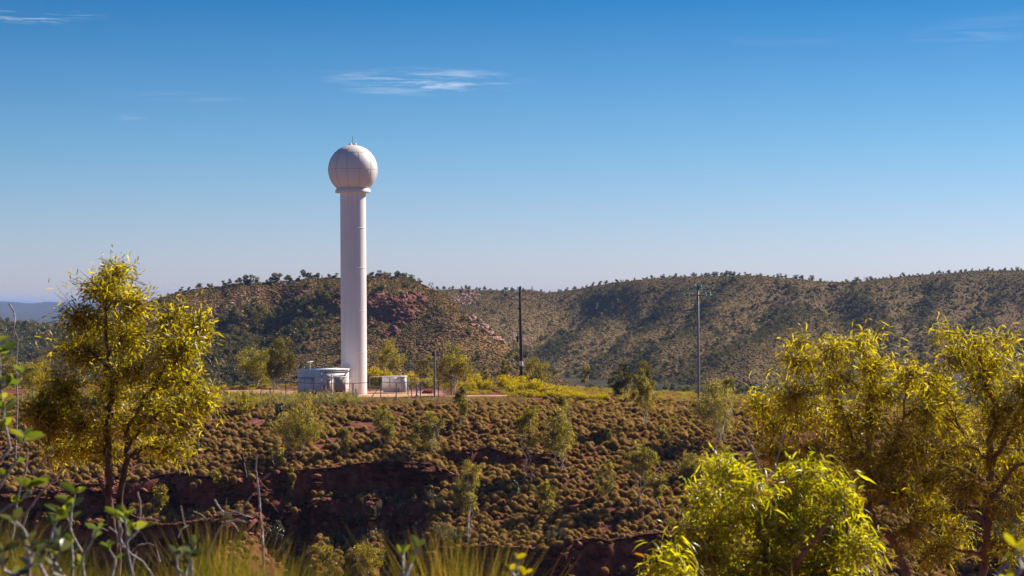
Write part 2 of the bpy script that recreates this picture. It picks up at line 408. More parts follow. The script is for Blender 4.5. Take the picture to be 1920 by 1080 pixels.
# cliffs: (name, edge by pixel column, height by pixel column)
CLIFFS = [
    (('left',), [(-700, 214), (0, 217), (250, 217.5), (330, 218.5), (400, 217.5), (440, 218.5), (600, 219)],
     [(-700, 3), (300, 3), (420, 2.6), (520, 2.4), (600, 0)]),
    (('left',), [(-700, 210), (0, 213), (250, 214), (400, 214), (560, 215)],
     [(-700, 3.5), (300, 3.5), (420, 2.8), (480, 1.5), (560, 0)]),
    (('middle',), [(460, 220.5), (560, 222), (640, 222.6), (700, 222.0), (770, 222.5), (850, 223)],
     [(470, 0), (550, 2.6), (740, 2.4), (800, 1.6), (870, 0)]),
    (('middle',), [(480, 217), (560, 219.2), (640, 220.4), (700, 219), (770, 219.5), (850, 220)],
     [(480, 0), (570, 2.6), (740, 2.8), (790, 1.2), (830, 0)]),
    (('upper',), [(830, 226.0), (900, 227.0), (985, 225.5), (1000, 226)],
     [(800, 0), (860, 2.0), (950, 2.2), (1060, 0)]),
    (('lower',), [(850, 203.6), (1000, 201.6), (1120, 202.5), (1240, 203.5), (1290, 208), (1340, 213), (1400, 217), (1500, 216), (2600, 213)],
     [(790, 0), (880, 3.5), (1000, 4), (1240, 4), (1330, 3), (1420, 2.0), (1560, 0), (1760, 3), (2600, 5)]),
    (('lower',), [(700, 198), (850, 200), (1000, 198.6), (1120, 199), (1240, 200), (1400, 205)],
     [(640, 0), (720, 2), (880, 3.5), (1000, 4), (1240, 4), (1400, 0)]),
]
def cliff_eh(i, X, D0=217.0):
    nm, E, H = CLIFFS[i]
    x = px(X, D0)
    e = ip(x, E); h = ip(x, H)
    e = e + 4.2 * fbm(X * 0.13, X * 0 + i * 9.1, 5 + i, 3) + 1.6 * fbm(X * 0.6, X * 0 + i * 3.3, 15 + i, 3)
    h = h * np.clip(1 + 2.2 * fbm(X * 0.17, X * 0 + 2.2, 25 + i, 2), 0.05, 1.6)
    return e, np.maximum(h, 0)
def pad_mask(X, D):
    x = px(X, D)
    a = sst((X + 37) / 3) * sst((-8 - X) / 3) * sst((D - 258) / 2.5) * sst((281 - D) / 4)
    # track running right from the compound
    c = 262.5 + 0.12 * (X + 10)
    b = sst((X + 15) / 2) * sst((7 - X) / 4) * sst((2.8 - np.abs(D - c)) / 1.5)
    c2 = sst((X + 46) / 3) * sst((-30 - X) / 2) * sst((D - 262) / 2) * sst((285 - D) / 6) * 0.75
    return np.clip(np.maximum(np.maximum(a, b), c2) * (0.75 + 0.5 * fbm(X * .3, D * .3, 77, 3)), 0, 1)
def ground_z(X, D):
    X = np.asarray(X, float); D = np.asarray(D, float)
    x = px(X, D)
    # the mesa top edge moves a little from side to side
    sh = 3.0 * fbm(X * 0.03, D * 0 + 1.3, 3, 3) * sst((D - 180) / 15) * sst((250 - D) / 10)
    z = near_dense(D + sh)
    near = sst((60 - D) / 40)
    z = z + 0.35 * fbm(X * 0.25, D * 0.25, 8, 4) * (1 - near) * (1 - 0.85 * sst((D - 254) / 4) * sst((292 - D) / 8))
    z = z + 1.6 * fbm(X * 0.045, D * 0.05, 9, 3) * sst((D - 150) / 30) * sst((248 - D) / 12)
    z = z + near * 0.12 * fbm(X * 0.6, D * 0.6, 10, 3)
    z = z - (0.9 + 0.9 * sst((x - 300) / 200)) * sst((D - 8.5) / 6) * sst((60 - D) / 20)
    m = sst((D - 185) / 8) 
    for i in range(len(CLIFFS)):
        e, h = cliff_eh(i, X)
        z = z - h * sst((e - D) / 0.8) * sst((D - 150) / 40)
    # mesa's right end drops a little, and its far side rolls away
    z = z - 0.052 * np.clip(X - 4, 0, 90) * sst((D - 232) / 22) * sst((400 - D) / 100)
    far = sst((D - 330) / 300)
    z = z + far * (10 * fbm(X * 0.004, D * 0.004, 21, 5))
    # low wooded rise, far left
    bx = px(X, D)
    z = z + 34 * np.exp(-((X + 440) / 170.0) ** 2 - ((D - 1500) / 240.0) ** 2) * (1 + 0.5 * fbm(X * 0.01, D * 0.01, 30, 4))
    return z

HA_C = [(-900, 760), (-300, 720), (0, 690), (100, 650), (200, 602), (280, 566), (320, 553), (340, 546), (380, 540), (440, 532), (520, 525), (600, 520), (690, 519),
        (745, 518), (772, 522), (790, 532), (820, 548), (850, 566), (880, 590), (915, 613), (950, 645), (985, 672), (1020, 693), (1060, 713), (1120, 738), (1300, 800), (2000, 900)]
def hillA(X, D):
    x = px(X, D)
    wob = 1.0
    yc = ip(x, HA_C) + 5 * fbm(x * 0.03, x * 0, 41, 4) * sst((x - 300) / 40)
    Dc = ip(x, [(-900, 960), (780, 965), (900, 900), (1050, 850), (2000, 840)]) + 12 * fbm(x * 0.01, x * 0, 42, 3)
    Db = ip(x, [(-900, 790), (780, 790), (1050, 780), (2000, 770)])
    zb = -37.0
    zc = (HZ - yc) / F * Dc
    t = (D - Db) / (Dc - Db)
    tt = np.clip(t, 0, 1)
    # lower apron, then steep band with cliffs, then rounded top
    band = 0.62 + 0.12 * fbm(X * 0.02, X * 0, 43, 3)
    s = 0.82 * tt ** 1.05 + 0.10 * (sst((tt - band) / 0.06) + (tt - sst((tt - band) / 0.06)) * sst((x - 740) / 50)) + 0.08 * sst(tt / 1.0)
    z = zb + (zc - zb) * s
    z = np.where(t > 1, zc - (D - Dc) * 0.22, z)
    z = np.where(t < 0, zb + (D - Db) * 0.06, z)
    amp = sst(tt / 0.2) * (1 - 0.9 * sst((tt - 0.8) / 0.2)) * (t < 1.3)
    g = fbm(X * 0.022, D * 0.006, 44, 3)
    z = z + amp * (8 * g + 3.0 * fbm(X * 0.07, D * 0.05, 45, 4))
    # the wooded gully on the left third of the hill
    z = z - 7 * amp * np.exp(-((x - 470 - (tt - 0.4) * 120) / 55.0) ** 2)
    return z + 0.5 * fbm(X * .4, D * .4, 46, 3) * (t < 1)

RB_C = [(-2000, 760), (100, 730), (320, 660), (420, 570), (700, 548), (800, 545), (850, 542), (900, 543), (960, 546), (1020, 549), (1060, 546), (1120, 535), (1180, 526), (1240, 520), (1300, 517), (1360, 515),
        (1420, 517), (1480, 522), (1530, 527), (1570, 529), (1620, 527), (1680, 519), (1750, 514), (1800, 510), (1840, 506), (1870, 507), (1920, 507), (2100, 500), (2600, 515), (4000, 560)]
RB_DC = [(-2000, 1750), (800, 1750), (1000, 1700), (1200, 1520), (1500, 1480), (1700, 1560), (4000, 1600)]
def rb_t2D(x, t):
    return 1000 + t * (ip(x, RB_DC) - 1000)
# gullies: list of (pixel x, t) nodes, width m, depth m
GUL = [([(1240, 0.93), (1180, 0.72), (1100, 0.50), (1040, 0.32), (960, 0.10)], 26, 20),
       ([(1120, 0.9), (1020, 0.6), (960, 0.42), (900, 0.2)], 28, 14),
       ([(1480, 0.92), (1420, 0.7), (1330, 0.45), (1240, 0.25), (1150, 0.05)], 26, 12),
       ([(1340, 0.95), (1290, 0.75), (1220, 0.5), (1140, 0.28)], 18, 10),
       ([(1980, 0.88), (1820, 0.55), (1700, 0.38), (1560, 0.20), (1430, 0.03)], 42, 30),
       ([(1560, 0.92), (1600, 0.7), (1650, 0.5), (1690, 0.38)], 24, 15),
       ([(1720, 0.95), (1710, 0.7), (1700, 0.45)], 20, 12),
       ([(1850, 0.95), (1800, 0.75), (1760, 0.5)], 20, 12),
       ([(2100, 0.7), (1960, 0.3), (1850, 0.08)], 34, 22)]
def ridgeB(X, D):
    x = px(X, D)
    yc = ip(x, RB_C) + 2.5 * fbm(x * 0.03, x * 0, 51, 4)
    Dc = ip(x, RB_DC)
    t = (D - 1000) / (Dc - 1000); tt = np.clip(t, 0, 1)
    zb = -46.0; zc = (HZ - yc) / F * Dc
    z = zb + (zc - zb) * (0.55 * tt + 0.45 * sst(tt))
    z = np.where(t > 1, zc - (D - Dc) * 0.15, z)
    z = np.where(t < 0, zb + (D - 1000) * 0.05, z)
    amp = sst(tt / 0.12) * (1 - 0.92 * sst((tt - 0.78) / 0.22)) * (t < 1.2)
    for nodes, wd, dp in GUL:
        nd = np.array(nodes); Dn = rb_t2D(nd[:, 0], nd[:, 1]); Xn = (nd[:, 0] - 960) / F * Dn
        o = np.argsort(Dn)
        c = np.interp(D, Dn[o], Xn[o]) + 16 * fbm(D * 0.012, D * 0, 52, 3)
        inside = sst((D - Dn.min() + 60) / 60) * sst((Dn.max() + 40 - D) / 60)
        z = z - 1.5 * dp * np.exp(-np.abs((X - c) / wd) ** 1.5) * amp * inside
    z = z + amp * (22 * fbm((X + 0.25 * D) * 0.012, D * 0.005, 53, 4) + 6 * fbm(X * 0.05, D * 0.03, 54, 4))
    return z

def grid_mesh(name, us, Ds, fn, mat, attrs_fn=None, off=0.0, **k):
    U, DD = np.meshgrid(us, Ds)
    X = U * (DD + off)
    Z = fn(X, DD)
    V = np.stack([X, DD, Z], -1).reshape(-1, 3)
    nc = len(us); nr = len(Ds)
    i = np.arange(nr - 1)[:, None]; j = np.arange(nc - 1)[None]
    a = i * nc + j
    Fq = np.stack([a, a + 1, a + nc + 1, a + nc], -1).reshape(-1, 4)
    at_ = attrs_fn(X.ravel(), DD.ravel()) if attrs_fn else None
    me = mesh_from(name, V, [(Fq, 0)], [mat], at_, smooth=True)
    return mobj(name, me, **k)

us = np.concatenate([np.linspace(-1.5, -0.34, 26)[:-1], np.linspace(-0.34, 0.34, 420), np.linspace(0.34, 1.5, 26)[1:]])
Ds = np.concatenate([np.linspace(-50, 0, 12)[:-1], np.linspace(0, 30, 60)[:-1], np.linspace(30, 184, 60)[:-1], np.linspace(184, 262, 230)[:-1],
                     np.linspace(262, 300, 50)[:-1], np.linspace(300, 800, 60)[:-1], np.linspace(800, 2200, 110)[:-1], np.geomspace(2200, 60000, 50)])
def gattr(X, D):
    return {'pad': pad_mask(X, D), 'plain': sst((D - 300) / 30) }
grid_mesh('ground', us, Ds, ground_z, M['ground'], gattr, off=20.0, kind='structure')
grid_mesh('hill', np.linspace(-0.45, 0.2, 560), np.concatenate([np.linspace(760, 975, 170), np.linspace(978, 1250, 30)]), hillA, M['hill'], kind='structure')
grid_mesh('ridge', np.linspace(-0.45, 0.62, 760), np.concatenate([np.linspace(985, 1780, 260), np.linspace(1790, 2400, 20)]), ridgeB, M['ridge'], kind='structure')

# far blue ranges
def far_range(X, D):
    x = px(X, D)
    yc = ip(x, [(-3000, 560), (-400, 564), (0, 566), (30, 566), (60, 568), (90, 566), (140, 569), (300, 572), (700, 575), (4000, 570)]) + 3 * fbm(x * 0.02, x * 0, 61, 4)
    Dc = 13500.0
    zc = (HZ - yc) / F * Dc
    t = np.clip((D - 9000) / 4500, 0, 1)
    z = -80 + (zc + 80) * sst(t)
    z = np.where(D > Dc, zc - (D - Dc) * 0.03, z)
    z = z + 55 * fbm(X * 0.0012, D * 0.0004, 62, 5) * sst(t * 3) * (1 - sst((t - .7) / .3))
    return z
grid_mesh('mountain_range', np.linspace(-0.7, 0.7, 500), np.linspace(8800, 16000, 110), far_range, M['range'], kind='structure')

def hit(x, y, fn, D0, D1, step=0.5):
    """first point of the terrain along the line of sight"""
    D = np.arange(D0, D1, step)
    X = (x - 960) / F * D
    zz = fn(X, D); ray = (HZ - y) / F * D
    k = np.argmax(zz >= ray)
    if not (zz >= ray).any(): k = len(D) - 1
    return float(X[k]), float(D[k]), float(zz[k])

# ------------------------------------------------------------------ cliffs and rocks
def ico(sub=1):
    p = (1 + 5 ** 0.5) / 2
    V = [(-1, p, 0), (1, p, 0), (-1, -p, 0), (1, -p, 0), (0, -1, p), (0, 1, p), (0, -1, -p), (0, 1, -p), (p, 0, -1), (p, 0, 1), (-p, 0, -1), (-p, 0, 1)]
    Fc = [(0, 11, 5), (0, 5, 1), (0, 1, 7), (0, 7, 10), (0, 10, 11), (1, 5, 9), (5, 11, 4), (11, 10, 2), (10, 7, 6), (7, 1, 8), (3, 9, 4), (3, 4, 2), (3, 2, 6), (3, 6, 8), (3, 8, 9), (4, 9, 5), (2, 4, 11), (6, 2, 10), (8, 6, 7), (9, 8, 1)]
    V = [np.array(v) / np.linalg.norm(v) for v in V]
    for _ in range(sub):
        c = {}; nf = []
        def mid(a, b):
            k = (min(a, b), max(a, b))
            if k not in c:
                m = V[a] + V[b]; V.append(m / np.linalg.norm(m)); c[k] = len(V) - 1
            return c[k]
        for a, b, d in Fc:
            x, y, z = mid(a, b), mid(b, d), mid(d, a)
            nf += [(a, x, z), (b, y, x), (d, z, y), (x, y, z)]
        Fc = nf
    return np.array(V), np.array(Fc)
ICO1 = ico(1); ICO2 = ico(2)
def rand_rot(n, r=rng):
    q = r.normal(size=(n, 4)); q /= np.linalg.norm(q, axis=1)[:, None]
    a, b, c, d = q.T
    return np.stack([np.stack([1 - 2 * (c * c + d * d), 2 * (b * c - a * d), 2 * (b * d + a * c)], -1),
                     np.stack([2 * (b * c + a * d), 1 - 2 * (b * b + d * d), 2 * (c * d - a * b)], -1),
                     np.stack([2 * (b * d - a * c), 2 * (c * d + a * b), 1 - 2 * (b * b + c * c)], -1)], 1)
def rocks_mesh(C, S, r=rng, sub=1, flat=0.7):
    """angular boulders at C with sizes S"""
    V0, F0 = ICO1 if sub == 1 else ICO2
    n = len(C)
    V = np.repeat(V0[None], n, 0)
    # cut by random planes to make facets
    for _ in range(9):
        d = r.normal(size=(n, 3)); d /= np.linalg.norm(d, axis=1)[:, None]
        lim = r.uniform(0.35, 0.75, n)[:, None]
        dp = np.einsum('nvk,nk->nv', V, d)
        V = V - np.maximum(dp - lim, 0)[:, :, None] * d[:, None]
    V = V * r.uniform(0.6, 1.3, (n, 1, 3))
    V = np.einsum('nij,nvj->nvi', rand_rot(n, r), V)
    V[:, :, 2] *= flat
    V = V * np.asarray(S)[:, None, None] + C[:, None]
    Fc = (F0[None] + (np.arange(n) * len(V0))[:, None, None]).reshape(-1, 3)
    return V.reshape(-1, 3), Fc

CL_LABEL = {'left': None}
for i, (nm, E, H) in enumerate(CLIFFS):
    xs = [h[0] for h in H if True]
    x0 = max(min(xs), -160); x1 = min(max(xs), 2000)
    X0 = (x0 - 960) / F * 217; X1 = (x1 - 960) / F * 217
    Xs = np.arange(X0, X1, 0.14)
    e, h = cliff_eh(i, Xs)
    keep = h > 0.25
    Xs = Xs[keep]; e = e[keep]; h = h[keep]
    if len(Xs) < 5: continue
    nrow = 60
    tt = np.linspace(0, 1, nrow)[:, None]
    ztop = ground_z(Xs, e + 1.0)[None]
    zbot = ground_z(Xs, e - 1.6)[None] - 0.7
    XX = np.repeat(Xs[None], nrow, 0)
    # profile: a short lip on top, then the face with bedding ledges
    lip = np.clip(tt / 0.1, 0, 1); face = np.clip((tt - 0.1) / 0.9, 0, 1)
    z = ztop + 0.12 + (zbot - ztop) * face
    zz = z
    led = vn(XX * 0.08, zz * 2.1 + 5, 71 + i) - 0.5 + 0.6 * (vn(XX * 0.25, zz * 5.0, 72 + i) - 0.5)
    blk = fbm(XX * 0.55, zz * 0.45, 73 + i, 4)
    px_ = px(XX, 217)
    cave = 2.6 * np.exp(-((px_ - 650) / 75.0) ** 2) * sst((face - 0.5) / 0.25) if nm[0] == 'middle' else 0
    cell = (_h(np.floor(XX * 0.45 + vn(XX * .4, zz, 90) * 0.8), np.floor(zz * 1.3 + vn(XX * .5, zz * .5, 91) * 0.9), 92 + i) - 0.5) + 0.5 * (_h(np.floor(XX * 1.3 + vn(XX, zz, 93)), np.floor(zz * 3.1 + vn(XX * .7, zz, 94)), 95 + i) - 0.5)
    crack = -1.3 * np.exp(-(((XX * 0.21 + 0.5 * vn(XX * .3, zz * .4, 80)) % 1.0 - 0.5) / 0.05) ** 2)
    y = e[None] + 1.1 * (1 - lip) + 0.25 - 0.9 * face - 1.5 * led * (face > 0.01) - 2.4 * blk * sst(face * 6) - 0.95 * cell * sst(face * 8) + cave - crack * sst(face * 8)
    V = np.stack([XX, y + 0 * XX, zz + 0 * XX], -1).reshape(-1, 3)
    nc = len(Xs)
    a = (np.arange(nrow - 1)[:, None] * nc + np.arange(nc - 1)[None])
    Fq = np.stack([a, a + nc, a + nc + 1, a + 1], -1).reshape(-1, 4)
    # drop quads that would bridge a gap
    gap = (np.diff(Xs) > 0.5); ok = ~np.tile(gap, nrow - 1)
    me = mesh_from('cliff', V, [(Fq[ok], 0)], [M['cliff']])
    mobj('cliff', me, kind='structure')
    # fallen blocks under the face and broken stones along the rim
    nb = int(len(Xs) * 0.25)
    k = rng.integers(0, len(Xs), nb)
    xx = Xs[k]; yy = e[k] - rng.uniform(0.8, 5, nb)
    C = np.stack([xx, yy, ground_z(xx, yy) + 0.05], -1)
    k2 = rng.integers(0, len(Xs), nb * 3)
    xx = Xs[k2]; yy = e[k2] + rng.uniform(-1.3, 2.2, nb * 3)
    C2 = np.stack([xx, yy, ground_z(xx, yy)], -1)
    V, Fc = rocks_mesh(np.vstack([C, C2]), np.concatenate([rng.uniform(0.12, 0.6, nb), 0.08 + 0.5 * rng.uniform(0, 1, nb * 3) ** 2]))
    mobj('fallen_rocks', mesh_from('fallen_rocks', V, [(Fc, 0)], [M['boulder']]), kind='stuff')

# outcrops on the hill and ridge ------------------------------------
def outcrop(poly, n, smin, smax, fn, D0, D1, mat, label, seed, flat=0.8, sink=0.25):
    """poly: (x, y, half width px, half height px) patches"""
    r = np.random.default_rng(seed)
    C = []; S = []
    tot = sum(p[2] * p[3] for p in poly)
    for (x, y, a, b) in poly:
        m = max(3, int(2.4 * n * a * b / tot))
        for _ in range(m):
            th = r.uniform(0, 2 * pi); q = r.uniform() ** 0.6
            X, D, z = hit(x + a * q * cos(th), y + b * q * sin(th), fn, D0, D1, 1.0)
            s = (smin + (smax - smin) * r.uniform() ** 2.4) * 0.72
            C.append((X, D, z + s * 0.2 - sink * s)); S.append(s)
    V, Fc = rocks_mesh(np.array(C), np.array(S), r, 1, flat)
    mobj('boulders', mesh_from('boulders', V, [(Fc, 0)], [mat]), kind='stuff')
HA = (hillA, 770, 1000); RBn = (ridgeB, 1000, 1760)
outcrop([(905, 600, 26, 16), (925, 618, 18, 12), (940, 634, 14, 10), (888, 592, 12, 8), (895, 606, 15, 8), (948, 642, 8, 6)], 190, 0.7, 3.2, *HA, M['boulder_pink'], 'red and pink boulders tumbling down the right spur of the rocky hill', 101)
outcrop([(850, 558, 12, 14), (845, 570, 14, 6)], 60, 0.5, 2.2, *RBn, M['boulder_pink'], 'small pink scree patch just right of the rocky hill top', 102)
outcrop([(880, 552, 20, 12), (870, 565, 14, 10), (858, 575, 8, 6)], 120, 0.8, 3.4, *RBn, M['boulder_pink'], 'pale pink jumbled boulders below the low saddle of the ridge', 103)
outcrop([(575, 556, 40, 8), (610, 552, 28, 10), (545, 572, 22, 10), (530, 585, 14, 12), (600, 566, 30, 6), (560, 600, 26, 10), (625, 575, 14, 14)], 300, 0.6, 3.2, *HA, M['boulder_dark'], 'dark red rock band on the hill left of the white tower', 104)
outcrop([(710, 572, 22, 14), (735, 578, 20, 14), (750, 560, 20, 10), (775, 560, 22, 10), (750, 600, 18, 12), (705, 560, 14, 12), (700, 600, 20, 14), (730, 625, 20, 8), (765, 590, 20, 14)], 400, 0.7, 3.8, *HA, M['boulder_dark'], 'dark maroon crags on the hill right of the white tower', 105)
outcrop([(420, 580, 38, 16), (400, 600, 24, 10), (460, 560, 30, 8), (440, 572, 28, 8)], 320, 0.35, 1.5, *HA, M['boulder_pink'], 'pink stony scree on the left shoulder of the rocky hill', 106)
outcrop([(548, 633, 14, 8), (560, 645, 16, 8), (535, 650, 10, 5), (575, 655, 12, 6)], 70, 0.6, 2.2, *HA, M['boulder_dark'], 'reddish rocks low on the hill above the white equipment hut', 107)
outcrop([(540, 533, 24, 4), (570, 537, 14, 3), (490, 545, 14, 4)], 90, 0.4, 1.5, *HA, M['boulder_pink'], 'pale pink stones just under the crest of the rocky hill', 108)
outcrop([(820, 600, 28, 16), (850, 625, 24, 12), (800, 640, 20, 12), (790, 580, 20, 12)], 150, 0.4, 2.0, *HA, M['boulder_dark'], 'scattered purple red rocks on the right face of the hill', 109)
outcrop([(1078, 618, 12, 5), (1064, 626, 8, 4)], 40, 0.8, 2.6, *RBn, M['boulder_pink'], 'pale pink rocks above the tree filled gully on the ridge', 110)
outcrop([(1470, 562, 18, 4), (1490, 568, 14, 4), (1525, 576, 16, 4)], 80, 0.7, 2.4, *RBn, M['boulder_pink'], 'pink rocky rib high on the ridge at its right', 111)
outcrop([(1395, 722, 24, 10), (1430, 733, 26, 10), (1360, 732, 16, 6)], 130, 0.6, 2.4, ridgeB, 990, 1760, M['boulder_dark'], 'dark broken rocks at the foot of the ridge right of the steel pole', 112)
outcrop([(990, 640, 14, 5), (985, 655, 18, 8), (960, 640, 10, 4)], 90, 0.6, 2.2, *RBn, M['boulder_pink'], 'dusky pink rocks in the gully behind the dark wooden pole', 113)
outcrop([(1690, 516, 10, 4), (1680, 521, 12, 3)], 40, 0.6, 2.0, *RBn, M['boulder_dark'], 'small reddish rocks on the crest of the ridge far right', 114)

# ------------------------------------------------------------------ foliage builders
def unit(v): return v / (np.linalg.norm(v, axis=-1, keepdims=True) + 1e-9)
def leaf_arrays(P, Dv, L, W, r=rng, droop=0.3, near=False, t=None):
    n = len(P)
    Dv = unit(Dv); rv = r.normal(size=(n, 3))
    side = unit(np.cross(Dv, rv)); L = np.broadcast_to(L, n)[:, None]; W = np.broadcast_to(W, n)[:, None]
    dn = np.array([0, 0, -1.0])
    if t is None: t = r.uniform(0, 1, n)
    if not near:
        m = P + Dv * L * 0.45
        tip = P + Dv * L + dn * droop * L * 0.5
        V = np.stack([P, m + side * W / 2, tip, m - side * W / 2], 1).reshape(-1, 3)
        b = (np.arange(n) * 4)[:, None]
        Fc = np.concatenate([b + [0, 1, 2], b + [0, 2, 3]])
        return V, Fc, np.repeat(t, 4)
    nrm = np.cross(Dv, side)
    crv = r.uniform(-0.18, 0.18, (n, 1)) * L
    a = P + Dv * L * 0.3 + dn * droop * L * 0.08 + side * crv * 0.7
    c = P + Dv * L * 0.68 + dn * droop * L * 0.35 + side * crv
    tip = P + Dv * L * 0.98 + dn * droop * L * 0.75
    fold = nrm * W * 0.18
    V = np.stack([P, a + side * W / 2 + fold, a, a - side * W / 2 + fold, c + side * W * .42 + fold, c, c - side * W * .42 + fold, tip], 1).reshape(-1, 3)
    b = (np.arange(n) * 8)[:, None]
    Fc = np.concatenate([b + q for q in ([0, 1, 2], [0, 2, 3], [1, 4, 2], [4, 5, 2], [2, 5, 3], [5, 6, 3], [4, 7, 5], [5, 7, 6])])
    return V, Fc, np.repeat(t, 8)
def leaf_obj(name, parts, mat, parent=None, **k):
    V = []; Fc = []; T = []; n = 0
    for v, f, t in parts:
        V.append(v); Fc.append(f + n); T.append(t); n += len(v)
    me = mesh_from(name, np.concatenate(V), [(np.concatenate(Fc), 0)], [mat], {'tint': np.concatenate(T)})
    return mobj(name, me, parent, **k) if parent is not False else me
def wiggle(a, b, n, amp, r=rng, sag=0.0):
    a = np.array(a, float); b = np.array(b, float)
    t = np.linspace(0, 1, n)[:, None]
    P = a + (b - a) * t
    o = np.cumsum(r.normal(size=(n, 3)), 0); o -= o[0] + (o[-1] - o[0]) * t
    P = P + o * amp * np.linalg.norm(b - a) / n ** 0.5
    P[:, 2] -= sag * 4 * (t[:, 0] * (1 - t[:, 0]))
    return P

def gum_tree(h, wd, r, stems=2, crown_frac=0.6, nleaf=2600, leaf=0.13, lobes=6, mat='leaf_mid', bark='bark_pale', tbias=0.0, dens=0.22, stem_r=0.05, name='gum_tree'):
    """meshes of (trunk, crown) for a slender gum with its base at the origin"""
    tr = MB(); parts = []
    zc0 = h * (1 - crown_frac)
    cen = []
    for k in range(lobes):
        f = (k + 0.5) / lobes
        zz = zc0 + (h - zc0) * (0.12 + 0.80 * f)
        rr = wd / 2 * (0.75 - 0.45 * abs(f - 0.42) * 2) * r.uniform(0.5, 1.1)
        th = r.uniform(0, 2 * pi)
        cen.append((rr * 0.75 * cos(th), rr * 0.75 * sin(th), zz, wd * r.uniform(0.20, 0.32)))
    roots = [np.array([r.normal() * wd * 0.06, r.normal() * wd * 0.06, -0.15]) for _ in range(stems)]
    tops = []
    for s in range(stems):
        top = np.array([r.normal() * wd * 0.3, r.normal() * wd * 0.3, h * r.uniform(0.65, 0.92)])
        P = wiggle(roots[s], top, 9, 0.09, r)
        rad = np.linspace(stem_r, stem_r * 0.25, 9) * r.uniform(0.8, 1.2)
        tr.tube(P, rad, 5); tops.append(P)
    for (cx, cy, cz, cr) in cen:
        P = tops[r.integers(stems)]
        k = np.argmin(np.abs(P[:, 2] - cz * 0.62)); 
        q = wiggle(P[k], (cx, cy, cz), 5, 0.06, r)
        tr.tube(q, np.linspace(stem_r * 0.5, stem_r * 0.12, 5), 4)
    # clumps of leaves on the lobes
    ncl = max(8, int(nleaf / 60)); per = nleaf // ncl
    ci = r.integers(0, lobes, ncl)
    cen = np.array(cen)
    d = unit(r.normal(size=(ncl, 3))); q = r.uniform(0.35, 1.05, (ncl, 1))
    cc = cen[ci, :3] + d * q * cen[ci, 3:4] * np.array([1, 1, 1.15])
    ct = r.uniform(-0.35, 0.3, ncl)
    P = np.repeat(cc, per, 0) + r.normal(size=(ncl * per, 3)) * wd * dens * 0.2
    Dv = r.normal(size=P.shape) + np.array([0, 0, -0.5])
    t = np.clip(np.repeat(ct, per) + r.uniform(0.1, 0.9, len(P)) + tbias, 0, 1)
    parts.append(leaf_arrays(P, Dv, leaf * r.uniform(0.7, 1.3, len(P)), leaf * 0.42, r, 0.4, t=t))
    crown = leaf_obj('crown', parts, M[mat], False)
    fl = [(np.concatenate(v), 0) for v in tr.F.values() if v]
    trunk = mesh_from('trunk', np.concatenate(tr.V), fl, [M[bark]])
    return trunk, crown

def plant_tree(name, meshes, loc, rz, sc_, label, cat, group=None):
    e = empty(name, loc, rz, label=label, cat=cat, group=group)
    e.scale = (sc_,) * 3 if np.isscalar(sc_) else sc_
    a = mobj('trunk', meshes[0], e); b = mobj('crown', meshes[1], e)
    return e

# ------------------------------------------------------------------ the radar tower
GZ = -12.1
DT = 268.0
def gz(X, D): return float(ground_z(np.array([X]), np.array([D]))[0])
K = F / DT
tx = (664.0 - 960) / K
tower = empty('radar_tower', (tx, DT, GZ), label='tall white concrete radar tower topped by a white ball radome', cat='radar tower')
tower.rotation_euler = (0, R(-0.33), 0)
Rb = 24.2 / K; Rt = 24.0 / K
zr = (HZ - 318) / K - GZ          # centre of the ball above the ground
zring = (HZ - 357.5) / K - GZ
m = MB()
prof = [(Rb, -0.6)]
for i in range(1, 60):
    z = zring * i / 60
    prof.append((Rb + (Rt - Rb) * i / 60, z))
prof.append((Rt, zring - 0.2)); m.lathe(prof, n=72)
m.build('column', M['white'], tower, smooth=True)
for zj in (0.205, 0.41, 0.62, 0.815):       # cast joints of the column
    m = MB(); z = zring * zj; m.lathe([(Rt, z - 0.04), (Rt + 0.03, z - 0.03), (Rt + 0.03, z + 0.03), (Rt, z + 0.04)], n=64)
    m.build('joint_band', M['white'], tower, smooth=False)
m = MB(); rr = 33.0 / K
m.lathe([(Rt - 0.02, zring - 0.27), (rr, zring - 0.27), (rr + 0.01, zring - 0.24), (rr - 0.04, zring + 0.18), (2.05, zring + 0.26), (1.2, zring + 0.27)], n=72)
m.build('collar', M['radome'], tower)
RR = 46.3 / K
m = MB(); ph = np.linspace(-np.arcsin(0.80), pi / 2, 56)
m.lathe([(max(RR * cos(p), 0.001), zr + RR * sin(p)) for p in ph], n=112)
ball = m.build('radome', M['radome'], tower, smooth=True)
m = MB()
def ring(el, r=0.022):
    a = np.linspace(0, 2 * pi, 97)
    return np.stack([RR * cos(el) * np.cos(a), RR * cos(el) * np.sin(a), zr + RR * sin(el) + 0 * a], -1)
for el in (-1.0, 41):
    m.tube(ring(R(el)), 0.024, 5)
for k in range(12):
    lon = R(-90 - 8.7 + 30 * k + (0.6 * ((k * 7) % 3 - 1)))
    p = np.linspace(R(-53), R(86 if k % 2 == 0 else 41), 40)
    m.tube(np.stack([RR * np.cos(p) * cos(lon), RR * np.cos(p) * sin(lon), zr + RR * np.sin(p)], -1), 0.022, 5)
m.build('panel_seams', M['seam'], ball)
for dx in (-0.30, 0.32):
    m = MB(); m.lathe([(0.001, -0.1), (0.2, -0.1), (0.24, 0.05), (0.2, 0.18), (0.1, 0.25), (0.001, 0.27)], (dx, -0.1, zr + RR * 0.99), n=16)
    m.build('warning_lamp', M['radome'], tower, smooth=True)
m = MB(); m.tube([(0, 0, zr + RR * 0.99), (0, 0, zr + RR + 1.15)], 0.03, 5); m.build('lightning_rod', M['dark'], tower)
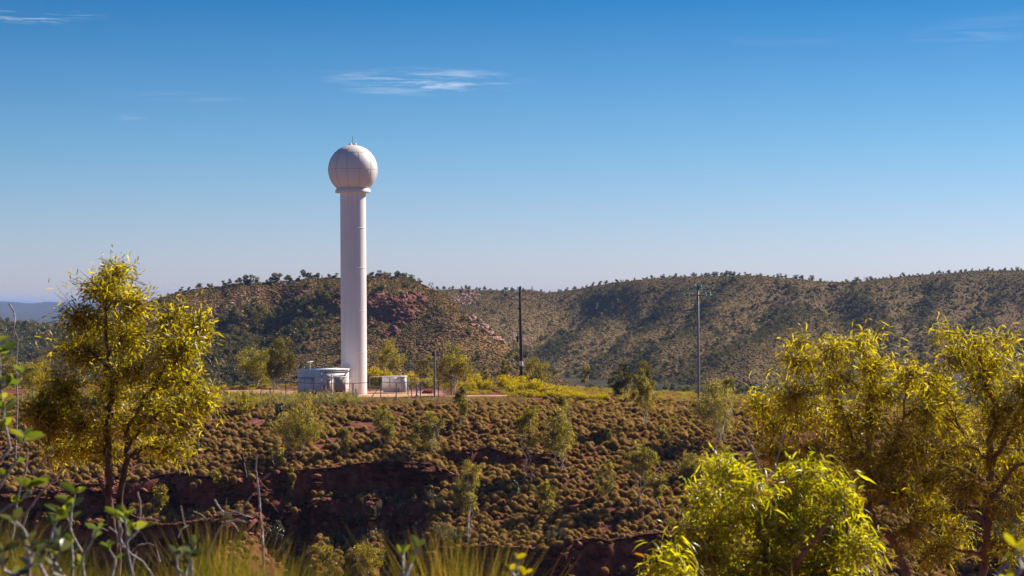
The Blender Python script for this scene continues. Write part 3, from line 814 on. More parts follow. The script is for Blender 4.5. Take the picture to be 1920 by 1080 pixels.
# arched doorway hood on the front of the column
m = MB(); ax = (653.5 - 664) / K; dw = 0.46
outer = [(ax - dw, 0), (ax - dw, 3.55)] + [(ax + dw * cos(a), 3.55 + dw * 0.9 * sin(a)) for a in np.linspace(pi, 0, 15)] + [(ax + dw, 0)]
yf = -(Rb ** 2 - ax ** 2) ** 0.5
V = []; 
for (x, z) in outer:
    V.append((x, yf - 0.22, z)); V.append((x, yf + 0.5, z))
Fq = [[2 * i, 2 * i + 1, 2 * i + 3, 2 * i + 2] for i in range(len(outer) - 1)]
m.add(V, Fq)
mid = [(ax - dw, 0)]
c0 = len(outer)
V2 = [(x, yf - 0.22, z) for x, z in outer] + [(ax, yf - 0.22, 1.8)]
m.add(V2, [[i, i + 1, c0] for i in range(len(outer) - 1)])
m.build('door_hood', M['white'], tower)

# ------------------------------------------------------------------ equipment hut
KC = F / 259.0
hx = (602.5 - 960) / KC
hut = empty('equipment_hut', (hx, 259.0, GZ), R(0), label='low white equipment hut with near flat roof beside the tower base', cat='hut')
AL = R(44)
dL = np.array([-cos(AL), sin(AL)]); dR = np.array([sin(AL), cos(AL)])   # along the left and right faces
LL = 50.0 / KC / cos(AL); LR = 47.0 / KC / sin(AL)
HH = 3.46
def hp(a, b, z): return (dL[0] * a + dR[0] * b, dL[1] * a + dR[1] * b, z)   # a along left face, b along right face
def hbox(mb, a0, a1, b0, b1, z0, z1):
    V = [hp(a, b, z) for z in (z0, z1) for a, b in ((a0, b0), (a1, b0), (a1, b1), (a0, b1))]
    mb.add(V, [[0, 1, 2, 3], [7, 6, 5, 4], [4, 5, 1, 0], [5, 6, 2, 1], [6, 7, 3, 2], [7, 4, 0, 3]]); return mb
hbox(MB(), 0, LL, 0, LR, 0.35, HH - 0.03).build('wall', M['cream'], hut)
hbox(MB(), 0.05, LL - 0.05, 0.05, LR - 0.05, -0.3, 0.35).build('plinth', M['dark'], hut)
rf = MB()
V = [hp(a, b, z) for a, b, z in ((-.12, -.12, HH + 0.03), (LL + .15, -.12, HH - 0.13), (LL + .15, LR + .12, HH + 0.06), (-.12, LR + .12, HH + 0.0))]
V = V + [(x, y, z + 0.12) for x, y, z in V]
rf.add(V, [[0, 1, 2, 3], [7, 6, 5, 4], [4, 5, 1, 0], [5, 6, 2, 1], [6, 7, 3, 2], [7, 4, 0, 3]])
rf.build('roof', M['roof'], hut)
m = MB()
for b in np.arange(0.5, LR, 0.75): m.tube([hp(-.1, b, HH + 0.0), hp(LL + .1, b, HH + .1)], 0.025, 4)
pass
hbox(MB(), 1.9, 2.05, -0.05, 0.0, 0.4, HH - 0.2).build('downpipe', M['cream'], hut)
hbox(MB(), -0.03, 0.03, -0.03, 0.03, 0.35, HH - 0.05).build('corner_flashing', M['greycab'], hut)
# cabinet under the awning on the shaded face
cb = hbox(MB(), 1.5, 3.55, -0.75, -0.002, 0.3, 2.35).build('side_cabinet', M['cream'], hut)
hbox(MB(), 1.35, 3.7, -0.95, -0.002, 2.36, 2.48).build('awning', M['greycab'], hut)
hbox(MB(), 2.45, 2.5, -0.765, -0.751, 0.35, 2.3).build('door_edge', M['louvre'], cb)
# cable tray along the top of the sunny face
m = hbox(MB(), -0.24, -0.14, 0.5, LR - 0.1, HH - 0.27, HH - 0.19)
m.build('cable_tray', M['steel'], hut)
for b in (0.5, LR - 0.15): hbox(MB(), -0.28, -0.001, b, b + 0.14, HH - 0.31, HH - 0.16).build('tray_bracket', M['dark'], hut)
hbox(MB(), -0.3, -0.002, 0.95, 1.65, 2.62, 2.72).build('wall_hood', M['white'], hut)
hbox(MB(), -0.25, -0.002, 1.0, 1.6, 2.25, 2.55).build('wall_fan_unit', M['white'], hut)
hbox(MB(), -0.2, -0.002, 1.0, 1.75, 0.4, 2.2).build('cable_riser', M['beige'], hut)
hbox(MB(), -0.3, -0.002, 1.45, 1.7, 0.05, 0.5).build('floor_socket', M['white'], hut)
hbox(MB(), -0.03, 0, 0.25, 0.45, 1.0, 1.5).build('switch_box', M['greycab'], hut)
# cladding lines
m = MB()
for z in np.arange(0.6, HH - 0.3, 0.3):
    hbox(m, 0.03, LL - 0.02, -0.008, 0.0, z, z + 0.012); hbox(m, -0.008, 0.0, 0.03, LR - 0.02, z, z + 0.012)
m.build('cladding_lines', M['concrete'], hut)
# what sits on the roof
dish = empty('dish_antenna', (hx + (577 - 602.5) / KC, 262.0, GZ + HH + 0.0), label='small white dish antenna lying flat on a short mast on the hut roof', cat='antenna')
m = MB(); m.lathe([(0.001, 0.98), (0.25, 0.96), (0.46, 1.04), (0.48, 1.06), (0.25, 1.03), (0.001, 1.02)], n=24); d_ = m.build('dish', M['white'], dish, smooth=False)
d_.rotation_euler = (R(6), R(-4), 0)
m = MB(); m.tube([(0, 0, -.05), (0, 0, 1.0)], 0.055, 8); m.build('mast', M['white'], dish)
aer = MB().tube([(0, 0, -.05), (0, 0, 1.25)], 0.025, 5).build('whip_aerial', M['dark'], None, label='thin dark whip aerial standing on the hut roof', cat='aerial')
aer.location = (hx + (587 - 602.5) / KC, 262.0, GZ + HH)
# air handling box on its stand in front of the sunny face
ac = empty('cooling_unit', ((637.5 - 960) / KC, 258.6, GZ), label='beige box shaped cooling unit on a dark stand beside the white hut', cat='cooling unit')
MB().box((0, 0, 1.68), (1.36, 1.0, 1.75)).build('casing', M['beige'], ac)
MB().box((0, 0, 2.61), (1.46, 1.1, 0.1)).build('lid', M['roof'], ac)
m = MB()
for dx in (-0.55, 0.55):
    for dy in (-0.4, 0.4): m.box((dx, dy, 0.35), (0.12, 0.12, 0.9))
m.box((0, 0, 0.72), (1.3, 0.95, 0.12)); m.build('stand', M['dark'], ac)
m = MB()
for z in np.arange(1.0, 2.4, 0.11): m.box((0.0, -0.503, z), (1.1, 0.008, 0.03))
m.build('grille', M['beige'], ac)
gf = empty('gantry_frame', ((636.5 - 960) / KC, 257.6, GZ), label='brown steel pipe frame standing around the beige cooling unit', cat='frame')
for dx, r_ in ((-0.93, 0.07), (0.86, 0.055)):
    m = MB().tube([(dx, 0, -0.2), (dx, 0, 2.95)], r_, 8); m.build('post', M['brownmetal'], gf)
m = MB().tube([(-0.93, 0, 2.93), (0.86, 0, 2.93), (1.05, 0.1, 2.85), (1.1, 0.2, 1.7)], 0.045, 6); m.build('top_rail', M['brownmetal'], gf)
# stair at the tower door
st = empty('access_stair', ((656.5 - 960) / K, DT - 3.4, GZ), label='little white A shaped access stair at the foot of the tower', cat='stair')
for dx in (-0.38, 0.38):
    m = MB().tube([(dx, 0, 0), (dx * 0.4 + 0.1, 0, 1.9), (0.44, 0, 2.1)], 0.04, 6); m.build('handrail', M['white'], st)
for k in range(4):
    MB().box((0, -0.2 + 0.15 * k, 0.25 + 0.22 * k), (0.8, 0.26, 0.06)).build('step', M['white'], st)
lb = empty('ladder_door', ((651 - 960) / K - 0.05, DT - 2.6, GZ), label='pale panelled link box joining the hut to the tower', cat='panel box')
MB().box((0, 0, 1.75), (0.98, 0.8, 3.5)).build('casing', M['cream'], lb)
m = MB()
for z in (2.4, 2.75, 3.1): m.box((0.1, -0.404, z), (0.3, 0.01, 0.04))
m.box((0.25, -0.404, 1.5), (0.03, 0.01, 2.6)); m.box((-0.25, -0.404, 1.5), (0.03, 0.01, 2.6)); m.build('rungs', M['greycab'], lb)

# ------------------------------------------------------------------ generator
KG = F / 272.0
gn = empty('generator_cabinet', ((740 - 960) / KG, 272.0, GZ), R(-8), label='cream generator cabinet with louvres on a grey base inside the fence', cat='generator')
MB().box((-0.35, 0, 1.38), (2.45, 1.5, 1.55)).build('casing', M['cream'], gn)
MB().box((-0.3, 0, 0.38), (2.3, 1.4, 0.62)).build('base', M['greycab'], gn)
MB().box((0.0, 0, 2.22), (3.2, 1.7, 0.12)).build('roof', M['roof'], gn)
m = MB(); 
for k in range(10): m.box((-0.55, -0.76, 0.85 + 0.13 * k), (0.2, 0.02, 0.06))
m.build('louvre', M['louvre'], gn)
MB().box((1.22, -0.1, 1.08), (0.72, 1.5, 1.95)).build('control_box', M['greycab'], gn)
MB().box((0.93, -0.88, 1.08), (0.1, 0.04, 2.0)).build('edge_post', M['white'], gn)
sg = MB().box((0.72, -0.77, 1.25), (0.3, 0.02, 0.6)).build('warning_sign', M['signwhite'], gn)
for z_, w_, h_ in ((1.42, .2, .05), (1.25, .16, .12), (1.07, .2, .03)): MB().box((0.72, -0.783, z_), (w_, 0.006, h_)).build('sign_mark', M['louvre'], sg)
m = MB(); m.tube([(0.7, 0.2, 2.28), (0.7, 0.2, 2.55)], 0.08, 8); m.build('exhaust', M['steel'], gn)
for dx in (-0.9, 0.1, 0.55): MB().box((dx, -0.755, 1.38), (0.02, 0.012, 1.5)).build('panel_joint', M['concrete'], gn)

# ------------------------------------------------------------------ fences
def fence(name, pts, hgt, label, brace=(), wires=3, post_r=0.07):
    """pts: (pixel x, distance) of the posts"""
    o = empty(name, (0, 0, 0), label=label, cat='fence')
    P = []
    for x, D in pts:
        X = (x - 960) / F * D; P.append((X, D, gz(X, D)))
    o.location = P[0]
    b = np.array(P[0])
    P = [np.array(p) - b for p in P]
    for i, p in enumerate(P):
        m = MB().tube([p + [0, 0, -0.2], p + [0, 0, hgt + (0.05 if i not in (0, len(P) - 1) else 0.1)]], post_r, 6); m.build('post', M['steel'], o)
    m = MB().tube([p + [0, 0, hgt] for p in P], 0.045, 6); m.build('top_rail', M['steel'], o)
    m = MB()
    for k in range(wires):
        m.tube([p + [0, 0, 0.08 + k * (hgt - 0.3) / wires] for p in P], 0.009, 4)
    # chain link: crossing wires
    for i in range(len(P) - 1):
        a, c = P[i], P[i + 1]; L = np.linalg.norm(c - a)
        nn = int(L / 0.28)
        for q in range(nn):
            t0 = q / nn
            for s in (1, -1):
                t1 = t0 + s * (hgt - 0.1) / L * 0.6
                tt0, tt1 = t0, min(max(t1, 0), 1)
                fr = abs(tt1 - tt0) / (abs(t1 - t0) + 1e-9)
                m.tube([a + (c - a) * tt0 + [0, 0, 0.05], a + (c - a) * tt1 + [0, 0, 0.05 + (hgt - 0.1) * fr]], 0.0028, 3)
    m.build('wire_mesh', M['steel'], o)
    for i, s in brace:
        p = P[i]
        m = MB().tube([p + [0, 0, hgt * 0.75], p + [s * 1.3, 0.2, 0]], 0.045, 5); m.build('brace', M['steel'], o)
    return o
fence('chain_link_fence', [(513, 268), (536, 263), (559, 257), (584, 255.5), (609, 254.5), (662, 256), (714, 258), (743, 256.5), (772, 257.5), (788, 258.5), (822, 260), (846, 262)], 2.0,
      'grey pipe and wire fence across the front of the hut and tower', brace=((0, 1), (4, -1), (4, 1), (6, -1), (11, 1)))
fence('chain_link_fence', [(693, 276), (716, 279), (745, 281), (770, 281), (790, 279), (813, 276), (832, 272), (846, 266)], 2.0,
      'rear run of grey wire fence behind the cream generator cabinet', brace=((5, 1),))

def tilt_obj(o, deg): o.rotation_euler = (0, R(deg), o.rotation_euler[2])
# lamp post, bollard, small posts
D_ = 259.0; k_ = F / D_
lp = empty('lamp_post', ((815 - 960) / k_, D_, GZ), label='slim grey steel post with a small side bracket at the fence', cat='post')
MB().tube([(0, 0, -.2), (0, 0, (735 - 648) / k_)], 0.11, 10).build('pole', M['pole_grey'], lp)
MB().box((-0.16, 0, (735 - 654) / k_), (0.28, 0.2, 0.55)).build('bracket_box', M['dark'], lp)
D_ = 262.0; k_ = F / D_
bo = empty('fire_hydrant', ((781.5 - 960) / k_, D_, GZ), label='short grey standpipe with a collar on bare ground by the fence', cat='standpipe')
MB().lathe([(0.001, -0.05), (0.22, -0.05), (0.22, 0.12), (0.12, 0.16), (0.1, 0.75), (0.14, 0.78), (0.14, 0.95), (0.09, 1.0), (0.08, 1.45), (0.11, 1.5), (0.1, 1.6), (0.001, 1.62)], n=14).build('pipe', M['steel'], bo)
MB().box((0.12, -0.02, 0.86), (0.14, 0.14, 0.14)).build('valve', M['white'], bo)
for (x, D, h_, lb_) in ((506.5, 262, 1.0, 'stubby dark post left of the hut'), (873.5, 262, 0.95, 'grey marker post beside the track right of the fence'), (765, 266, 1.1, 'short grey post right of the generator cabinet'), (667.5, 257, 1.15, 'short dark post in front of the white tower')):
    X = (x - 960) / F * D
    p = MB().box((0, 0, h_ / 2 - 0.1), (0.14, 0.14, h_ + 0.2)).box((0, 0, h_ + 0.02), (0.17, 0.17, 0.05)).build('marker_post', M['pole_grey'] if x > 700 and x != 667.5 else M['dark'], None, label=lb_, cat='post')
    p.location = (X, D, gz(X, D))
# red-brown earth mound behind the fence
m = MB(); V, Fc = rocks_mesh(np.array([[0, 0, 0], [0.6, 0.1, 0], [-0.5, 0.1, -.05]]), np.array([0.6, 0.5, 0.45]), np.random.default_rng(3), 2, 0.8)
md = mobj('boulder', mesh_from('boulder', V, [(Fc, 0)], [M['boulder']]), label='low red brown boulder on bare soil inside the wire fence', cat='boulder')
md.location = ((803 - 960) / F * 270, 270, GZ + 0.2)

# ------------------------------------------------------------------ power poles
def insulator(mb, c, s=1.0, flat=False):
    """stack of glass discs; flat: lying along X"""
    for k in range(3):
        pr = np.array([(0.001, 0.0), (0.13, 0.02), (0.12, 0.07), (0.001, 0.1)]) * s
        n = 12; a = np.arange(n) * 2 * pi / n
        V = np.stack([pr[:, None, 0] * np.cos(a), pr[:, None, 0] * np.sin(a), pr[:, None, 1] + 0 * a + k * 0.12 * s], -1).reshape(-1, 3)
        if flat: V = V[:, [2, 1, 0]]
        Fq = [[i * n + j, i * n + (j + 1) % n, (i + 1) * n + (j + 1) % n, (i + 1) * n + j] for i in range(3) for j in range(n)]
        mb.add(V + np.array(c), Fq)
    return mb
def wire(mb, a, b, sag, r=0.012):
    P = np.linspace(0, 1, 24)[:, None]; q = np.array(a) + (np.array(b) - np.array(a)) * P
    q[:, 2] -= sag * 4 * (P[:, 0] * (1 - P[:, 0])); mb.tube(q, r, 4)
D1 = 288.0; k1 = F / D1
z1 = gz((979 - 960) / k1, D1)
h1 = (HZ - 537) / k1 - z1
p1 = empty('power_pole', ((978 - 960) / k1, D1, z1), label='dark weathered wooden power pole rising from the yellow shrubs', cat='power pole')
tilt_obj(p1, -0.9)
MB().lathe([(0.27, -0.5), (0.25, h1 * 0.3), (0.18, h1 - 0.02), (0.001, h1)], n=12).build('pole', M['pole_wood'], p1)
MB().lathe([(0.275, (712 - 682) / k1 + 0.9), (0.275, (712 - 673) / k1 + 0.9)], n=12).build('white_band', M['signwhite'], p1)
for i, (zz, x0, x1, th) in enumerate((((HZ - 544) / k1 - z1, -23, 25, 0.10), ((HZ - 561.5) / k1 - z1, -14, 31, 0.07))):
    a = MB().box(((x0 + x1) / 2 / k1, -0.2, zz), ((x1 - x0) / k1, 0.1, th * 1.3)).build('crossarm', M['pole_grey'], p1)
    for q in ((x0, -4, x1 - 2) if i == 0 else (x0, x0 + 8, x1 - 6)):
        m = MB(); insulator(m, (q / k1, -0.2, zz + 0.08), 1.15 if i == 0 else 0.6); m.build('insulator', M['glass_teal'] if i == 0 else M['signwhite'], a)
insulator(MB(), (0.15, -0.1, h1 - 0.25), 0.9).build('insulator', M['glass_teal'], p1)
for s in (-1, 1):
    MB().tube([(s * 0.15, -0.22, h1 - 1.5), (s * 1.1, -0.22, (HZ - 545) / k1 - z1)], 0.03, 5).build('arm_brace', M['pole_grey'], p1)
MB().box((-0.5, -0.1, (HZ - 636) / k1 - z1), (0.32, 0.3, 0.9)).build('switch_box', M['dark'], p1)
MB().box((-0.35, -0.1, (HZ - 578) / k1 - z1), (0.5, 0.12, 0.1)).build('step_bracket', M['dark'], p1)
m = MB()
for q in (-0.95, -0.65): m.tube([(q, -.1, (HZ - 632) / k1 - z1), (q - 0.12, -.1, (HZ - 622) / k1 - z1)], 0.07, 6)
m.build('fuse', M['signwhite'], p1)
MB().tube([(-1.05, -.1, (HZ - 632) / k1 - z1), (0, -.1, (HZ - 634) / k1 - z1)], 0.035, 5).build('fuse_arm', M['pole_grey'], p1)
MB().tube([(0.22, -.1, (HZ - 648) / k1 - z1), (0.5, -.1, (HZ - 648) / k1 - z1)], 0.05, 5).build('step_bolt', M['dark'], p1)

D2 = 261.0; k2 = F / D2
X2 = (1310 - 960) / k2; z2 = gz(X2, D2); h2 = (HZ - 535) / k2 - z2
p2 = empty('power_pole', (X2, D2, z2), label='slender grey steel power pole with teal glass insulators on the open slope', cat='power pole')
tilt_obj(p2, -0.45)
MB().lathe([(0.17, -0.5), (0.165, h2 * 0.4), (0.15, h2 - 0.02), (0.001, h2)], n=14).build('pole', M['pole_grey'], p2)
za = (HZ - 553.5) / k2 - z2
a = MB().box((0, -0.2, za), (52 / k2, 0.16, 0.2)).build('crossarm', M['pole_grey'], p2)
for q in (-25, -17, 15, 23): insulator(MB(), (q / k2 - 0.1, -0.33, za - 0.12), 1.35).build('insulator', M['glass_teal'], a)
for q in (-0.45, 0.36): insulator(MB(), (q, -0.1, h2 - 0.5), 1.7).build('insulator', M['glass_teal'], p2)
for s in (-1, 1): MB().tube([(s * 0.12, -0.2, za - 0.8), (s * 0.8, -0.2, za)], 0.035, 5).build('arm_brace', M['brownmetal'], p2)
MB().box((0, 0, h2 - 0.02), (0.45, 0.3, 0.1)).build('cap', M['brownmetal'], p2)
# conductors run away to the right behind the trees
m = MB()
for (dx, dz, ln, sg_) in ((0.36, h2 - 0.15, 0, 0), (23 / k2, za + 0.05, 0, 0)):
    wire(m, (X2 + dx, D2, z2 + dz), (X2 + dx + 250, D2 + 760, z2 + dz + 24), 10, 0.006)
m.build('power_line', M['steel'], None, label='thin power lines leading from the steel pole towards the ridge', cat='power line')

# ------------------------------------------------------------------ prototypes kept outside the scene
PROTO = {}
def proto(coll, meshes):
    c = bpy.data.collections.new('source_' + coll)
    for i, me in enumerate(meshes):
        o = bpy.data.objects.new('%s_%02d' % (coll, i), me); c.objects.link(o)
    PROTO[coll] = c
    return c
def scatter(name, coll, X, D, fn, smin, smax, r=rng, sink=0.0, zs=1.0, tilt=0.12, S=None, Z=None, **k):
    """one 'stuff' object: instances of a few source meshes on points of the terrain"""
    n = len(X); Z = fn(X, D) if Z is None else Z
    me = bpy.data.meshes.new(name)
    me.vertices.add(n)
    S = (smin + (smax - smin) * r.uniform(0, 1, n) ** 1.5) if S is None else S
    me.vertices.foreach_set('co', np.stack([X, D, Z - sink * S], -1).astype(np.float32).ravel())
    a = me.attributes.new('rot', 'FLOAT_VECTOR', 'POINT')
    a.data.foreach_set('vector', np.stack([r.normal(size=n) * tilt, r.normal(size=n) * tilt, r.uniform(0, 6.28, n)], -1).astype(np.float32).ravel())
    a = me.attributes.new('scl', 'FLOAT_VECTOR', 'POINT')
    a.data.foreach_set('vector', np.stack([S, S, S * zs * r.uniform(0.8, 1.2, n)], -1).astype(np.float32).ravel())
    nv = len(PROTO[coll].objects)
    a = me.attributes.new('var', 'INT', 'POINT'); a.data.foreach_set('value', r.integers(0, nv, n).astype(np.int32))
    o = bpy.data.objects.new(name, me); link(o); tag(o, **k)
    ng = bpy.data.node_groups.new('scatter_' + name, 'GeometryNodeTree')
    ng.interface.new_socket('Geometry', in_out='INPUT', socket_type='NodeSocketGeometry')
    ng.interface.new_socket('Geometry', in_out='OUTPUT', socket_type='NodeSocketGeometry')
    N = ng.nodes; gi = N.new('NodeGroupInput'); go = N.new('NodeGroupOutput')
    ci = N.new('GeometryNodeCollectionInfo'); ci.inputs['Collection'].default_value = PROTO[coll]
    ci.inputs['Separate Children'].default_value = True; ci.inputs['Reset Children'].default_value = True
    ip_ = N.new('GeometryNodeInstanceOnPoints'); ip_.inputs['Pick Instance'].default_value = True
    def na(nm, ty):
        q = N.new('GeometryNodeInputNamedAttribute'); q.data_type = ty; q.inputs['Name'].default_value = nm
        return [s for s in q.outputs if s.enabled and s.name == 'Attribute'][0]
    L = ng.links
    L.new(gi.outputs[0], ip_.inputs['Points']); L.new(ci.outputs[0], ip_.inputs['Instance'])
    L.new(na('var', 'INT'), ip_.inputs['Instance Index']); L.new(na('rot', 'FLOAT_VECTOR'), ip_.inputs['Rotation'])
    L.new(na('scl', 'FLOAT_VECTOR'), ip_.inputs['Scale']); L.new(ip_.outputs[0], go.inputs[0])
    md_ = o.modifiers.new('scatter', 'NODES'); md_.node_group = ng
    return o

def hummock_mesh(r, nb=260, wid=0.045):
    """spinifex hummock of radius 1: dome of fine blades"""
    el = np.arcsin(r.uniform(-0.05, 1, nb)); az = r.uniform(0, 2 * pi, nb)
    d = np.stack([np.cos(el) * np.cos(az), np.cos(el) * np.sin(az), np.sin(el) * 0.95], -1)
    L = r.uniform(0.80, 1.08, nb)[:, None] * (1 + 0.10 * np.sin(az * 3 + r.uniform(0, 6))[:, None])
    side = unit(np.cross(d, r.normal(size=(nb, 3)))) * wid
    b = d * 0.45; b[:, 2] -= 0.02
    tip = d * L + r.normal(size=(nb, 3)) * 0.05
    V = np.stack([b - side, b + side, tip], 1).reshape(-1, 3)
    Fb = np.arange(nb * 3).reshape(-1, 3)
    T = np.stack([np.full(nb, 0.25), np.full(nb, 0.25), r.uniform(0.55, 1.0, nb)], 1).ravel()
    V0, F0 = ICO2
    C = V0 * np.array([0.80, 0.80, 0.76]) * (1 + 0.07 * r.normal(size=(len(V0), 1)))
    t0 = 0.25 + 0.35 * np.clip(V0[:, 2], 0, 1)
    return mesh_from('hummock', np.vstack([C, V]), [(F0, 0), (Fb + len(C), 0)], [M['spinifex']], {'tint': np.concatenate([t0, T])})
r1 = np.random.default_rng(5)
hum = [hummock_mesh(r1) for _ in range(5)]
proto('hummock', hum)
def farclump(r, mat='spinifex_far'):
    V0, F0 = ICO1
    V = V0 * (1 + 0.14 * r.normal(size=(len(V0), 1))) * np.array([1, 1, 0.8])
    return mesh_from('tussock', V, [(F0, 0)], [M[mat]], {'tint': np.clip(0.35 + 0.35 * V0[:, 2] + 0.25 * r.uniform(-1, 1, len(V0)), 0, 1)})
proto('tussock', [farclump(r1) for _ in range(6)])
def scrub(r, h=1.0, nl=240, wd=1.0, trunk=True):
    """bush or small gum, height 1, seen from far away"""
    k = r.integers(3, 7); c = np.stack([r.normal(size=k) * 0.2 * wd, r.normal(size=k) * 0.2 * wd, r.uniform(0.3, 0.82, k)], -1)
    i = r.integers(0, k, nl); P = c[i] + unit(r.normal(size=(nl, 3))) * r.uniform(0.4, 1, (nl, 1)) ** 0.5 * np.array([0.24, 0.24, 0.17]) * wd
    if not trunk: P[:, 2] = (P[:, 2] - 0.3) * 1.3
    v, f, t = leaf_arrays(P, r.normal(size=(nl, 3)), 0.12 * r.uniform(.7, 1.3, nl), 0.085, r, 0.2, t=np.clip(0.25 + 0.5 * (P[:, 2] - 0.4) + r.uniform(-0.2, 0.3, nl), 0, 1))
    Vt, Ft = tube([(0, 0, -0.1), (0.02, 0.01, 0.3), (0.03, 0, 0.6)], [0.028, 0.02, 0.01], 4)
    return mesh_from('scrub', np.vstack([v, Vt]), [(f, 0), (Ft + len(v), 1)], [M['leaf_dark'], M['bark_grey']], {'tint': np.concatenate([t, np.zeros(len(Vt))])})
scr = [scrub(r1, nl=420) for _ in range(6)]; bsh = [scrub(r1, nl=200, wd=1.5, trunk=False) for _ in range(5)]
proto('scrub', scr + bsh[:3]); proto('bush', bsh)
# tall leafy herbs and rounded shrubs of the mesa top
def forb(r, mat='leaf_pale', n=7, h=1.0):
    parts = []; tb = MB()
    for _ in range(n):
        a = np.array([r.normal() * 0.16, r.normal() * 0.16, 0]); b = a + [r.normal() * 0.16, r.normal() * 0.16, h * r.uniform(0.6, 1.1)]
        P = wiggle(a, b, 6, 0.05, r); tb.tube(P, np.linspace(0.012, 0.005, 6), 3)
        k = 26; t = r.uniform(0.15, 1, k)
        Q = a + (b - a) * t[:, None]
        d = np.stack([r.normal(size=k), r.normal(size=k), r.uniform(0.3, 1.2, k)], -1)
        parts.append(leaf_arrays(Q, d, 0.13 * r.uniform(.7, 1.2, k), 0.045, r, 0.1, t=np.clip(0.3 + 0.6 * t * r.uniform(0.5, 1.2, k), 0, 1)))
    V = np.concatenate([p[0] for p in parts]); n0 = 0; Fs = []
    for v, f, t in parts: Fs.append(f + n0); n0 += len(v)
    T = np.concatenate([p[2] for p in parts]); fl = np.concatenate(tb.F[4]) + n0; Vt = np.concatenate(tb.V)
    return mesh_from('forb', np.vstack([V, Vt]), [(np.concatenate(Fs), 0), (fl, 1)], [M[mat], M['bark_grey']], {'tint': np.concatenate([T, np.zeros(len(Vt))])})
proto('forb', [forb(r1, 'leaf_mid') for _ in range(4)] + [forb(r1, 'leaf_pale') for _ in range(2)] + [forb(r1, 'leaf_grey') for _ in range(2)])
def shrub_mesh(r, mat, nl=900, leaf=0.09, hh=0.8):
    k = 9; c = np.stack([r.normal(size=k) * 0.42, r.normal(size=k) * 0.42, r.uniform(0.25, 0.7, k) * hh], -1)
    i = r.integers(0, k, nl); P = c[i] + unit(r.normal(size=(nl, 3))) * r.uniform(0.3, 1, (nl, 1)) * np.array([0.34, 0.34, 0.28])
    P[:, 2] = np.abs(P[:, 2])
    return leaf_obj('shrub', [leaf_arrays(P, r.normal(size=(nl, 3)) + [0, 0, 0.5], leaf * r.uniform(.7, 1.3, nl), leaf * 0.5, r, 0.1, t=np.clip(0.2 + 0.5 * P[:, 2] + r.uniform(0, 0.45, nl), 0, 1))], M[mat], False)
proto('shrub', [shrub_mesh(r1, 'leaf_mid') for _ in range(3)] + [shrub_mesh(r1, 'leaf_pale') for _ in range(2)] + [shrub_mesh(r1, 'leaf_yellow')])
proto('slopeshrub', [shrub_mesh(r1, 'leaf_mid', 500) for _ in range(2)] + [shrub_mesh(r1, 'leaf_pale', 350) for _ in range(2)] + [shrub_mesh(r1, 'bark_grey', 260, 0.07), shrub_mesh(r1, 'leaf_grey', 400)])
proto('silver', [forb(r1, 'leaf_grey', 12, 1.1) for _ in range(4)])
Vr, Fr = rocks_mesh(np.zeros((1, 3)), np.ones(1), r1)
proto('stone', [mesh_from('stone', rocks_mesh(np.zeros((1, 3)), np.ones(1), r1)[0], [(Fr, 0)], [M['boulder']]) for _ in range(6)])

def jitter(x0, x1, y0, y1, s, r=rng):
    X, Y = np.meshgrid(np.arange(x0, x1, s), np.arange(y0, y1, s))
    X = X.ravel() + r.uniform(-0.75, 0.75, X.size) * s; Y = Y.ravel() + r.uniform(-0.75, 0.75, Y.size) * s
    return X, Y
def slope(fn, X, D, e=0.6):
    return np.hypot(fn(X + e, D) - fn(X - e, D), fn(X, D + e) - fn(X, D - e)) / (2 * e)

# --- spinifex on the mesa slope
X, D = jitter(-95, 120, 180, 262, 0.75)
vis = np.abs(X / D) < 0.34
d0 = fbm(X * 0.09, D * 0.09, 201, 3) + 0.5 * fbm(X * 0.5, D * 0.5, 202, 2)
keep = vis & (slope(ground_z, X, D) < 0.85) & (pad_mask(X, D) < 0.15) & (d0 > -0.30)
top = (D > 247 + 3 * sst((X + 20) / 10)) & (X < 4) | (D > 251) & (rng.uniform(size=len(X)) < 0.55); keep &= ~top
# keep the compound free
inpad = (X > -33) & (X < -6) & (D > 255.5); keep &= ~inpad
X = X[keep]; D = D[keep]
S = (0.33 + 0.27 * rng.uniform(0, 1, len(X)) ** 1.2) * (1 + 0.9 * fbm(X * .35, D * .35, 207, 2)); S[rng.uniform(size=len(S)) < 0.03] *= 1.35
# the 300 that show largest in view are things of their own
Z = ground_z(X, D)
xp = px(X, D); yp = HZ - F * Z / D
inview = (xp > 250) & (xp < 1560) & (yp < 1050) & (yp > 600)
order = np.argsort(-(S / D) - (inview * 10.0))[:300]
mask = np.zeros(len(X), bool); mask[order] = True
for i in order:
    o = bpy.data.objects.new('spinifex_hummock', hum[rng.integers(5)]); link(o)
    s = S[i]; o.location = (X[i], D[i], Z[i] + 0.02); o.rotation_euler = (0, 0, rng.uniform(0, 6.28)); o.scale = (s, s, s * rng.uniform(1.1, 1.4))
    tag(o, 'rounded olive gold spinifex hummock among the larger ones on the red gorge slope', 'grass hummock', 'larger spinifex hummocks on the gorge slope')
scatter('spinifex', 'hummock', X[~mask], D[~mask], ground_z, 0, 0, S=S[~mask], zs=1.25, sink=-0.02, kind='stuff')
# tufts that cling to the ledges of the cliffs
Xc, Dc = jitter(-85, 110, 190, 235, 0.75); sl = slope(ground_z, Xc, Dc); kc = (sl > 1.0) & (np.abs(Xc / Dc) < 0.32) & (rng.uniform(size=len(Xc)) < 0.22) & (fbm(Xc * .15, Dc * .1, 216, 2) > -0.05)
Xc, Dc = Xc[kc], Dc[kc]; Zc = ground_z(Xc, Dc)
scatter('cliff_spinifex', 'hummock', Xc, Dc - 0.9, ground_z, 0, 0, S=rng.uniform(0.25, 0.5, len(Xc)), Z=Zc, zs=1.2, kind='stuff')
